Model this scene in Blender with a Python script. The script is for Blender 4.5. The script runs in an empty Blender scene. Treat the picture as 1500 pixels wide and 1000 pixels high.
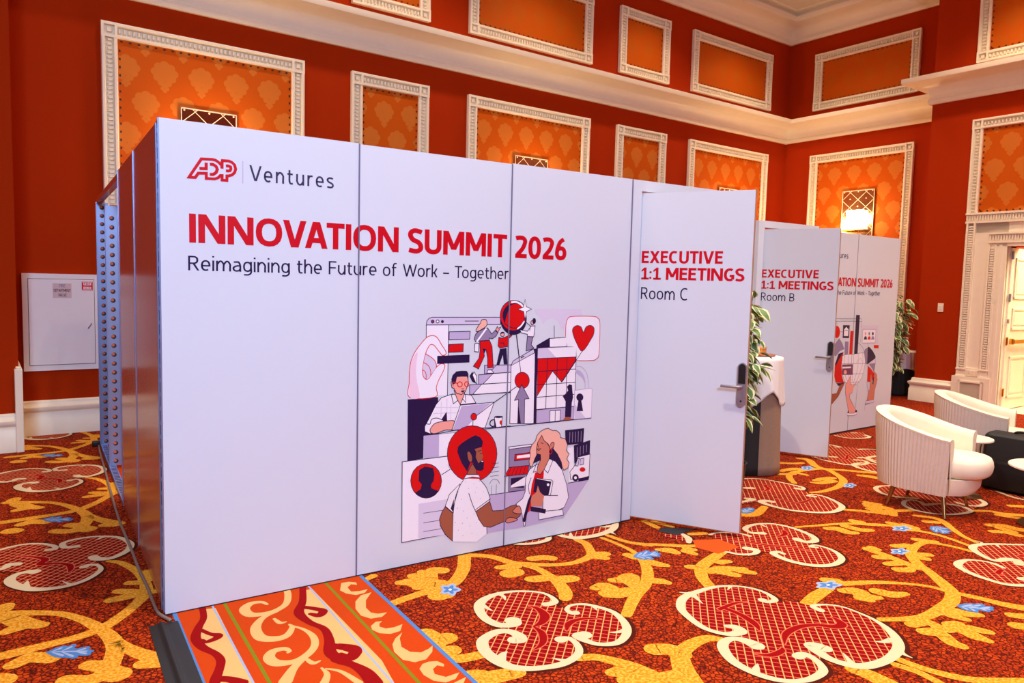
import bpy, math, random
from mathutils import Vector, Matrix
D = bpy.data
scene = bpy.context.scene
COL = scene.collection
PI = math.pi

# ------------------------------------------------------------------ camera, world, exposure, large lights
cam_d = D.cameras.new('camera'); cam_d.sensor_width = 36.0; cam_d.lens = 36.0 * 1076.128 / 1500.0
cam_d.clip_start = 0.05; cam_d.clip_end = 200
cam = D.objects.new('camera', cam_d); COL.objects.link(cam)
cam.location = (-0.50988, -3.90901, 1.69652); cam.rotation_euler = (1.493038, -0.024158, -0.574023)
scene.camera = cam
scene.view_settings.view_transform = 'Standard'; scene.view_settings.look = 'None'
scene.view_settings.exposure = 0.08; scene.view_settings.gamma = 1.0; scene.view_settings.use_curve_mapping = False
wd = D.worlds.new('world'); scene.world = wd; wd.use_nodes = True
wd.node_tree.nodes['Background'].inputs[0].default_value = (1.0, 0.82, 0.66, 1); wd.node_tree.nodes['Background'].inputs[1].default_value = 0.15
try: scene.cycles.use_denoising = True
except Exception: pass

# room frame: s runs along the back wall, t comes out of it towards the camera
ROOM_A = 0.05061926; ROOM_Y = 5.194439
E1 = Vector((math.cos(ROOM_A), math.sin(ROOM_A), 0)); E2 = Vector((-math.sin(ROOM_A), math.cos(ROOM_A), 0))
def W(s, t, z): return Vector((0, ROOM_Y, 0)) + E1 * s - E2 * t + Vector((0, 0, z))

def area(name, loc, target, sx, sy, watts, col):
    l = D.lights.new(name, 'AREA'); l.shape = 'RECTANGLE'; l.size = sx; l.size_y = sy; l.energy = watts; l.color = col
    o = D.objects.new(name, l); COL.objects.link(o); o.location = loc
    o.rotation_euler = (Vector(target) - Vector(loc)).to_track_quat('-Z', 'Y').to_euler(); return o
def spot(name, loc, target, watts, col, angle, blend=0.5, r=0.12):
    l = D.lights.new(name, 'SPOT'); l.energy = watts; l.color = col; l.spot_size = math.radians(angle); l.spot_blend = blend; l.shadow_soft_size = r
    o = D.objects.new(name, l); COL.objects.link(o); o.location = loc
    o.rotation_euler = (Vector(target) - Vector(loc)).to_track_quat('-Z', 'Y').to_euler(); return o
WARM = (1.0, 0.84, 0.66); COOL = (0.36, 0.56, 0.86)
wash = area('hall_wash_light', (-1.4, -9.0, 5.2), (1.4, 0.0, 1.1), 3.5, 1.8, 850, COOL); wash.data.spread = math.radians(104)
for x, y, w in ((0.95, -1.25, 980), (4.2, -1.3, 560), (7.6, -1.9, 760), (10.2, -2.6, 430), (-3.0, -1.3, 170), (1.0, -5.5, 340), (5.0, -5.5, 460), (-2.9, 2.8, 90)):
    spot('ceiling_downlight', (x, y, 7.0), (x, y, 0), w, WARM, 100, 0.6, 0.10)
for x, y, w in ((1.4, 0.8, 200), (5.0, 1.2, 210), (8.4, 0.6, 420)):
    spot('rear_downlight', (x, y, 7.0), (x, y, 0), w, WARM, 110, 0.7, 0.10)
for s, w in ((-1.5, 150), (1.2, 160), (3.5, 160), (5.8, 160), (8.2, 160), (10.5, 160)):
    spot('wall_washer_light', W(s, 1.35, 6.95), W(s, 0.5, 0), w, (1.0, 0.80, 0.58), 105, 0.8, 0.08)
spot('wall_washer_light', W(10.2, 1.8, 6.95), W(12.0, 1.8, 0), 130, (1.0, 0.80, 0.58), 100, 0.8, 0.08)
spot('wall_washer_light', W(9.6, 5.0, 6.95), W(11.2, 4.8, 1.0), 300, (1.0, 0.80, 0.58), 90, 0.8, 0.08)
for x, y, w in ((1.5, -4.6, 60), (7.5, -3.6, 75)):  # added fill lights without fixtures, brightening cornices, ceiling and upper walls
    l = D.lights.new('upper_fill_light', 'POINT'); l.energy = w; l.color = (1.0, 0.92, 0.82); l.shadow_soft_size = 0.6
    o = D.objects.new('upper_fill_light', l); COL.objects.link(o); o.location = (x, y, 4.2)
area('foyer_light', W(12.6, 5.6, 3.2), W(12.6, 5.6, 0), 1.5, 1.5, 200, (1.0, 0.82, 0.52))

# ------------------------------------------------------------------ helpers: materials
def lin(c): 
    c /= 255.0
    return c / 12.92 if c <= 0.04045 else ((c + 0.055) / 1.055) ** 2.4
def rgb(r, g, b): return (lin(r), lin(g), lin(b), 1.0)
class NT:
    def __init__(self, name):
        self.m = D.materials.new(name); self.m.use_nodes = True; self.t = self.m.node_tree; self.b = self.t.nodes['Principled BSDF']
    def n(self, typ, **kw):
        x = self.t.nodes.new(typ)
        for k, v in kw.items(): setattr(x, k, v)
        return x
    def l(self, a, b): self.t.links.new(a, b)
    def math(self, op, a, b=None, c=None):
        x = self.n('ShaderNodeMath', operation=op)
        for i, v in enumerate((a, b, c)):
            if v is None: continue
            if isinstance(v, (int, float)): x.inputs[i].default_value = v
            else: self.l(v, x.inputs[i])
        return x.outputs[0]
    def mix(self, fac, a, b):
        x = self.n('ShaderNodeMix', data_type='RGBA')
        if isinstance(fac, (int, float)): x.inputs[0].default_value = fac
        else: self.l(fac, x.inputs[0])
        for i, v in ((6, a), (7, b)):
            if isinstance(v, tuple): x.inputs[i].default_value = v
            else: self.l(v, x.inputs[i])
        return x.outputs[2]
    def coord(self, out='Object'): return self.n('ShaderNodeTexCoord').outputs[out]
    def noise(self, scale, detail=3.0, vec=None):
        x = self.n('ShaderNodeTexNoise'); x.inputs['Scale'].default_value = scale; x.inputs['Detail'].default_value = detail
        self.l(vec if vec is not None else self.coord(), x.inputs['Vector']); return x.outputs['Fac']
    def set(self, color=None, rough=0.5, metal=0.0, spec=None, coat=None, emit=None, es=0.0):
        b = self.b
        if color is not None:
            if isinstance(color, tuple): b.inputs['Base Color'].default_value = color
            else: self.l(color, b.inputs['Base Color'])
        b.inputs['Roughness'].default_value = rough; b.inputs['Metallic'].default_value = metal
        if spec is not None: b.inputs['Specular IOR Level'].default_value = spec
        if coat: b.inputs['Coat Weight'].default_value = coat; b.inputs['Coat Roughness'].default_value = 0.08
        if emit: b.inputs['Emission Color'].default_value = emit; b.inputs['Emission Strength'].default_value = es
        return self.m
    def bump(self, h, strength=0.3, dist=0.002):
        x = self.n('ShaderNodeBump'); x.inputs['Strength'].default_value = strength; x.inputs['Distance'].default_value = dist
        self.l(h, x.inputs['Height']); self.l(x.outputs['Normal'], self.b.inputs['Normal'])
def flat(name, c, rough=0.5, metal=0.0, var=0.06, scale=30.0, spec=None, coat=None, bump=0.0):
    t = NT(name); c = rgb(*c)
    dark = tuple(v * (1 - var) for v in c[:3]) + (1.0,); lite = tuple(min(1, v * (1 + var)) for v in c[:3]) + (1.0,)
    f = t.noise(scale)
    if bump: t.bump(f, bump)
    return t.set(t.mix(f, dark, lite), rough, metal, spec, coat)
M = {}
M['wall'] = flat('red_wall_fabric', (170, 46, 4), 0.9, var=0.10, scale=220, bump=0.2, spec=0.08)
M['trim'] = flat('cream_paint', (248, 234, 208), 0.42, var=0.03, scale=8)
M['ceil'] = flat('ceiling_paint', (232, 222, 208), 0.7, var=0.03, scale=4)
M['panel'] = flat('white_print_film', (212, 215, 226), 0.34, var=0.012, scale=260, spec=0.4)
M['panel_edge'] = flat('door_edge_wood', (176, 132, 110), 0.5)
M['lam'] = flat('brown_laminate', (186, 100, 74), 0.20, var=0.08, scale=3, spec=0.5)
M['alu'] = flat('aluminium_profile', (150, 166, 206), 0.35, 0.75, var=0.04)
M['seam'] = flat('grey_joint_strip', (128, 122, 150), 0.4, 0.3)
M['dark'] = flat('dark_recess', (36, 26, 34), 0.7)
M['black'] = flat('black_plastic', (14, 14, 16), 0.45)
M['tape'] = flat('black_gaffer_tape', (24, 24, 25), 0.6, var=0.15, scale=60, bump=0.3)
M['cable'] = flat('grey_cable', (128, 108, 98), 0.5)
M['steel'] = flat('brushed_steel', (150, 140, 148), 0.38, 0.45)
M['brass'] = flat('polished_brass', (214, 160, 62), 0.22, 1.0)
M['bronze'] = flat('bronze_leg', (150, 106, 62), 0.30, 0.85)
M['chair'] = flat('ivory_velvet', (240, 226, 200), 0.75, var=0.05, scale=14)
M['chair_rib'] = flat('ivory_ribbed_velvet', (224, 206, 190), 0.75, var=0.05, scale=14)
M['cloth_w'] = flat('white_linen', (236, 230, 226), 0.8, var=0.03)
M['cloth_g'] = flat('taupe_skirt', (150, 122, 100), 0.85, var=0.12, scale=50)
M['cloth_k'] = flat('black_skirt', (30, 28, 26), 0.8)
M['bag'] = flat('black_nylon', (11, 11, 12), 0.62, var=0.25, scale=400, bump=0.25)
M['bag_g'] = flat('charcoal_nylon', (32, 33, 32), 0.65, var=0.25, scale=300, bump=0.25)
M['table_top'] = flat('white_table_top', (240, 226, 210), 0.35)
M['cabinet'] = flat('white_enamel', (236, 230, 230), 0.42, var=0.02, scale=9)
M['leaf'] = flat('leaf_green', (84, 118, 56), 0.45, var=0.35, scale=25)
M['leaf_e'] = flat('leaf_cream_edge', (226, 222, 170), 0.5, var=0.08)
M['stem'] = flat('brown_stem', (92, 70, 44), 0.7)
M['pot'] = flat('dark_pot', (44, 40, 38), 0.5)
M['wood'] = flat('honey_wood', (214, 136, 58), 0.45, var=0.15)
M['wood_d'] = flat('red_brown_wood', (150, 84, 60), 0.5, var=0.15)
M['grey_box'] = flat('grey_board', (186, 170, 150), 0.7)
M['marble'] = flat('foyer_marble', (240, 226, 200), 0.2, var=0.05, scale=3)
M['foyer'] = flat('foyer_cream_wall', (226, 196, 130), 0.6)
M['nail'] = flat('dark_nail', (70, 34, 14), 0.4, 0.3)
# printing inks (flat colours of the artwork)
INK = dict(N=(36, 20, 64), R=(212, 14, 20), L=(188, 172, 208), V=(208, 196, 222), F=(214, 203, 226), K=(238, 232, 242), W=(246, 242, 248), G=(144, 128, 162), U=(122, 58, 96), S=(238, 160, 148), H=(240, 178, 160), T=(208, 124, 104), B=(160, 88, 66), Q=(236, 202, 220), I=(198, 2, 26), X=(58, 50, 84))
for k, c in INK.items(): M['ink_' + k] = flat('ink_' + k.lower(), c, 0.42, var=0.01, spec=0.25)
M['ink_I'].name = 'ink_headline_red'; M['ink_X'].name = 'ink_slate'
def carpet_mats():
    t = NT('carpet_ground'); c = t.coord()
    v = t.n('ShaderNodeTexVoronoi', feature='DISTANCE_TO_EDGE'); v.inputs['Scale'].default_value = 46
    w = t.n('ShaderNodeTexVoronoi'); w.inputs['Scale'].default_value = 46
    nz = t.n('ShaderNodeTexNoise'); nz.inputs['Scale'].default_value = 18
    ad = t.n('ShaderNodeVectorMath', operation='MULTIPLY_ADD'); t.l(nz.outputs['Color'], ad.inputs[0]); ad.inputs[1].default_value = (0.02, 0.02, 0); t.l(c, ad.inputs[2]); t.l(c, nz.inputs['Vector'])
    t.l(ad.outputs[0], v.inputs['Vector']); t.l(ad.outputs[0], w.inputs['Vector'])
    f = t.n('ShaderNodeMapRange'); t.l(v.outputs['Distance'], f.inputs[0]); f.inputs[1].default_value = 0.03; f.inputs[2].default_value = 0.20
    sep = t.n('ShaderNodeSeparateColor'); t.l(w.outputs['Color'], sep.inputs[0])
    cell = t.mix(sep.outputs[0], rgb(154, 39, 6), rgb(198, 68, 12))
    M['c_base'] = t.set(t.mix(f.outputs[0], rgb(72, 13, 3), cell), 0.95, spec=0.1)
    fib = t.noise(900, 1.0); t.bump(fib, 0.35, 0.003)
    t = NT('carpet_gold'); f = t.noise(75, 2.0); r = t.n('ShaderNodeMapRange'); t.l(f, r.inputs[0]); r.inputs[1].default_value = 0.42; r.inputs[2].default_value = 0.6
    M['c_go'] = t.set(t.mix(r.outputs[0], rgb(208, 130, 20), rgb(230, 172, 64)), 0.95, spec=0.1)
    M['c_cr'] = flat('carpet_cream', (214, 192, 154), 0.95, var=0.05, scale=120, spec=0.1)
    M['c_cb'] = flat('carpet_border_cream', (210, 170, 108), 0.95, var=0.06, scale=120, spec=0.1)
    M['c_sh'] = flat('carpet_outline_brown', (72, 20, 6), 0.95, spec=0.1)
    M['c_cm'] = flat('carpet_crimson', (140, 2, 5), 0.95, spec=0.1)
    M['c_co'] = flat('carpet_salmon_line', (214, 100, 70), 0.95, spec=0.1)
    M['c_rw'] = flat('carpet_ruby', (140, 6, 8), 0.95, spec=0.1)
    M['c_bo'] = flat('carpet_border_orange', (188, 62, 10), 0.95, var=0.08, scale=60, spec=0.1)
    M['c_bl'] = flat('carpet_blue', (74, 122, 182), 0.95, spec=0.1)
    M['c_lb'] = flat('carpet_pale_blue', (152, 166, 198), 0.95, spec=0.1)
    M['c_wh'] = flat('carpet_white', (236, 230, 226), 0.95, spec=0.1)
    M['c_gr'] = flat('carpet_green', (118, 122, 24), 0.95, spec=0.1)
    M['c_pat'] = flat('carpet_patch', (196, 78, 22), 0.95, var=0.3, scale=90, spec=0.1)
    t = NT('carpet_lattice'); s = t.n('ShaderNodeSeparateXYZ'); t.l(t.coord(), s.inputs[0])
    u = t.math('ADD', s.outputs[0], s.outputs[1]); w_ = t.math('SUBTRACT', s.outputs[0], s.outputs[1])
    k = 1.0 / (1.41421 * 0.0375)
    fu = t.math('FRACT', t.math('MULTIPLY_ADD', u, k, 100.0)); fw = t.math('FRACT', t.math('MULTIPLY_ADD', w_, k, 100.0))
    lu = t.math('LESS_THAN', fu, 0.15); lw = t.math('LESS_THAN', fw, 0.14)
    c1 = t.mix(lu, rgb(130, 2, 4), rgb(210, 92, 66))
    M['c_lat'] = t.set(t.mix(lw, c1, rgb(216, 160, 98)), 0.95, spec=0.1)
carpet_mats()
def damask(key, name, a1, a2, b1, b2):
    t = NT(name); s = t.n('ShaderNodeSeparateXYZ'); t.l(t.coord('UV'), s.inputs[0])
    px_, pz_ = 0.385, 0.71
    circ = ((0, .105, .052), (-.062, .085, .046), (.062, .085, .046), (-.100, .03, .042), (.100, .03, .042), (-.078, -.028, .040), (.078, -.028, .040), (0, .02, .082), (-.038, -.080, .036), (.038, -.080, .036), (0, -.105, .034), (-.026, -.142, .020), (.026, -.142, .020), (0, -.165, .022))
    d = None
    for ox, oz in ((0.0, 0.0), (0.5, 0.5)):
        x = t.math('MULTIPLY', t.math('SUBTRACT', t.math('FRACT', t.math('MULTIPLY_ADD', s.outputs[0], 1 / px_, 50.5 + ox)), 0.5), px_)
        z = t.math('MULTIPLY', t.math('SUBTRACT', t.math('FRACT', t.math('MULTIPLY_ADD', s.outputs[1], 1 / pz_, 50.5 + oz)), 0.5), pz_)
        for cx, cz, r in circ:
            dx = t.math('SUBTRACT', x, cx); dz = t.math('SUBTRACT', z, cz)
            q = t.math('SUBTRACT', t.math('SQRT', t.math('ADD', t.math('MULTIPLY', dx, dx), t.math('MULTIPLY', dz, dz))), r)
            d = q if d is None else t.math('MINIMUM', d, q)
    f = t.math('LESS_THAN', d, 0.0)
    nz = t.noise(260, 2.0)
    a = t.mix(nz, rgb(*a1), rgb(*a2)); b = t.mix(nz, rgb(*b1), rgb(*b2))
    t.bump(nz, 0.2)
    M[key] = t.set(t.mix(f, a, b), 0.62, spec=0.12)
damask('damask', 'orange_damask', (194, 80, 2), (208, 92, 6), (200, 104, 30), (214, 120, 44))
damask('damask_upper', 'orange_damask_upper', (190, 78, 2), (204, 92, 6), (186, 82, 6), (200, 96, 12))
def lamp_mat():
    t = NT('glowing_shade'); M['glow'] = t.set(rgb(255, 240, 210), 0.5, emit=(1.0, 0.78, 0.45, 1), es=13.0)
    t = NT('tinted_mirror'); M['mirror'] = t.set(rgb(206, 164, 122), 0.16, 1.0)
    t = NT('etched_line'); M['etch'] = t.set(rgb(250, 226, 196), 0.35, 0.3)
lamp_mat()

# ------------------------------------------------------------------ helpers: meshes
class MB:
    def __init__(self): self.v = []; self.f = []; self.m = []; self.uv = {}
    def face(self, idx, mi=0): self.f.append(tuple(idx)); self.m.append(mi)
    def pts(self, ps):
        n = len(self.v); self.v += [tuple(p) for p in ps]; return list(range(n, n + len(ps)))
    def poly(self, ps, mi=0, uv=None):
        i = self.pts(ps); self.face(i, mi)
        if uv: self.uv[len(self.f) - 1] = uv
    def box(self, x0, x1, y0, y1, z0, z1, mi=0, fn=None):
        c = [(x0, y0, z0), (x1, y0, z0), (x1, y1, z0), (x0, y1, z0), (x0, y0, z1), (x1, y0, z1), (x1, y1, z1), (x0, y1, z1)]
        if fn: c = [fn(*p) for p in c]
        i = self.pts(c)
        for q in ((3, 2, 1, 0), (4, 5, 6, 7), (0, 1, 5, 4), (1, 2, 6, 5), (2, 3, 7, 6), (3, 0, 4, 7)): self.face([i[k] for k in q], mi)
    def grid(self, rows, mi=0, close=False):
        ids = [self.pts(r) for r in rows]
        for a, b in zip(ids, ids[1:]):
            n = len(a)
            for k in range(n if close else n - 1): self.face((a[k], a[(k + 1) % n], b[(k + 1) % n], b[k]), mi)
        return ids
    def lathe(self, prof, c=(0, 0, 0), n=32, mi=0, cap=True):
        rows = [[(c[0] + r * math.cos(2 * PI * k / n), c[1] + r * math.sin(2 * PI * k / n), c[2] + z) for k in range(n)] for r, z in prof]
        ids = self.grid(rows, mi, True)
        if cap: self.face(ids[0][::-1], mi); self.face(ids[-1], mi)
    def tube(self, path, r, n=8, mi=0, cap=True):
        path = [Vector(p) for p in path]; rows = []; up = Vector((0.13, 0.21, 1)).normalized()
        for i, p in enumerate(path):
            a = path[max(0, i - 1)]; b = path[min(len(path) - 1, i + 1)]; t = (b - a).normalized()
            x = t.cross(up)
            if x.length < 0.05: x = t.cross(Vector((1, 0, 0)))
            x.normalize(); y = t.cross(x)
            rr = r[i] if isinstance(r, (list, tuple)) else r
            rows.append([p + (x * math.cos(2 * PI * k / n) + y * math.sin(2 * PI * k / n)) * rr for k in range(n)])
        ids = self.grid(rows, mi, True)
        if cap: self.face(ids[0][::-1], mi); self.face(ids[-1], mi)
    def sweep(self, path, prof, mi=0, fn=None, cap=True):
        """profile (d, z) swept along a plan path of (s, t); d goes to the left of the travel direction, mitred corners"""
        n = len(path); rows = []
        for i in range(n):
            p = Vector(path[i]); a = (p - Vector(path[i - 1])).normalized() if i else None; b = (Vector(path[i + 1]) - p).normalized() if i < n - 1 else None
            na = Vector((-a.y, a.x)) if a else None; nb = Vector((-b.y, b.x)) if b else None
            if na is None: m_ = nb
            elif nb is None: m_ = na
            else: m_ = (na + nb); m_ = m_ / max(1e-6, m_.dot(na))
            rows.append([(fn or (lambda s, t, z: (s, t, z)))(p.x + m_.x * d, p.y + m_.y * d, z) for d, z in prof])
        ids = self.grid(rows, mi)
        if cap: self.face(ids[0], mi); self.face(ids[-1][::-1], mi)
    def build(self, name, mats, parent=None, smooth=False, bevel=0.0, loc=None, auto=False):
        me = D.meshes.new(name); me.from_pydata([tuple(p) for p in self.v], [], self.f)
        for m in (mats if isinstance(mats, (list, tuple)) else [mats]): me.materials.append(M[m] if isinstance(m, str) else m)
        me.polygons.foreach_set('material_index', self.m)
        if self.uv:
            u = me.uv_layers.new(name='UVMap')
            for fi, co in self.uv.items():
                for k, li in enumerate(me.polygons[fi].loop_indices): u.data[li].uv = co[k]
        if smooth:
            me.polygons.foreach_set('use_smooth', [True] * len(me.polygons))
        me.update()
        if auto and smooth:
            try: me.set_sharp_from_angle(angle=math.radians(40))
            except Exception: pass
        o = D.objects.new(name, me); COL.objects.link(o)
        if parent: o.parent = parent
        if loc is not None: o.location = loc
        if bevel:
            b = o.modifiers.new('bevel', 'BEVEL'); b.width = bevel; b.segments = 3; b.limit_method = 'ANGLE'
            if smooth is False:
                me.polygons.foreach_set('use_smooth', [True] * len(me.polygons))
                try: me.set_sharp_from_angle(angle=math.radians(50))
                except Exception: pass
        return o
def thing(name, label, cat, loc=(0, 0, 0), rz=0.0, group=None):
    o = D.objects.new(name, None); COL.objects.link(o); o.empty_display_size = 0.1
    o.location = loc; o.rotation_euler = (0, 0, rz); return tag(o, label, cat, group)
def tag(o, label, cat, group=None):
    o['label'] = label; o['category'] = cat
    if group: o['group'] = group
    return o
def struct(o, label=None, cat=None):
    o['kind'] = 'structure'
    if label: o['label'] = label; o['category'] = cat
    return o
def copy_tree(o, parent=None):
    c = o.copy(); COL.objects.link(c)
    if parent: c.parent = parent
    for ch in list(o.children): copy_tree(ch, c)
    return c
def spline(pts, n=6, closed=False):
    """Catmull-Rom through points of any dimension"""
    k = len(pts); out = []
    if k < 3: return [tuple(p) for p in pts]
    for i in range(k if closed else k - 1):
        g = lambda j: pts[j % k] if closed else pts[max(0, min(k - 1, j))]
        a, b, c, d = g(i - 1), g(i), g(i + 1), g(i + 2)
        for q in range(n):
            t = q / n
            out.append(tuple(0.5 * (2 * b[m] + (c[m] - a[m]) * t + (2 * a[m] - 5 * b[m] + 4 * c[m] - d[m]) * t * t + (3 * b[m] - a[m] - 3 * c[m] + d[m]) * t ** 3) for m in range(len(b))))
    if not closed: out.append(tuple(pts[-1]))
    return out
def ribbon(mb, pts, width, fn, mi, closed=False, square=True):
    """flat line of constant or per-point width in a 2-D plane mapped by fn"""
    n = len(pts); L_, R_ = [], []
    for i in range(n):
        a = pts[(i - 1) % n] if (closed or i) else pts[i]; b = pts[(i + 1) % n] if (closed or i < n - 1) else pts[i]; p = pts[i]
        t0 = Vector((p[0] - a[0], p[1] - a[1])); t1 = Vector((b[0] - p[0], b[1] - p[1]))
        if t0.length < 1e-9: t0 = t1
        if t1.length < 1e-9: t1 = t0
        t0.normalize(); t1.normalize(); t = t0 + t1
        if t.length < 0.2: t = t1
        t.normalize(); nn = Vector((-t.y, t.x)); k = 1.0 / max(0.5, nn.dot(Vector((-t1.y, t1.x))))
        h = (width[i] if isinstance(width, list) else width) * 0.5 * k
        L_.append(fn(p[0] + nn.x * h, p[1] + nn.y * h)); R_.append(fn(p[0] - nn.x * h, p[1] - nn.y * h))
    a = mb.pts(L_); b = mb.pts(R_)
    for i in range(n if closed else n - 1):
        j = (i + 1) % n; mb.face((b[i], b[j], a[j], a[i]), mi)

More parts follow.
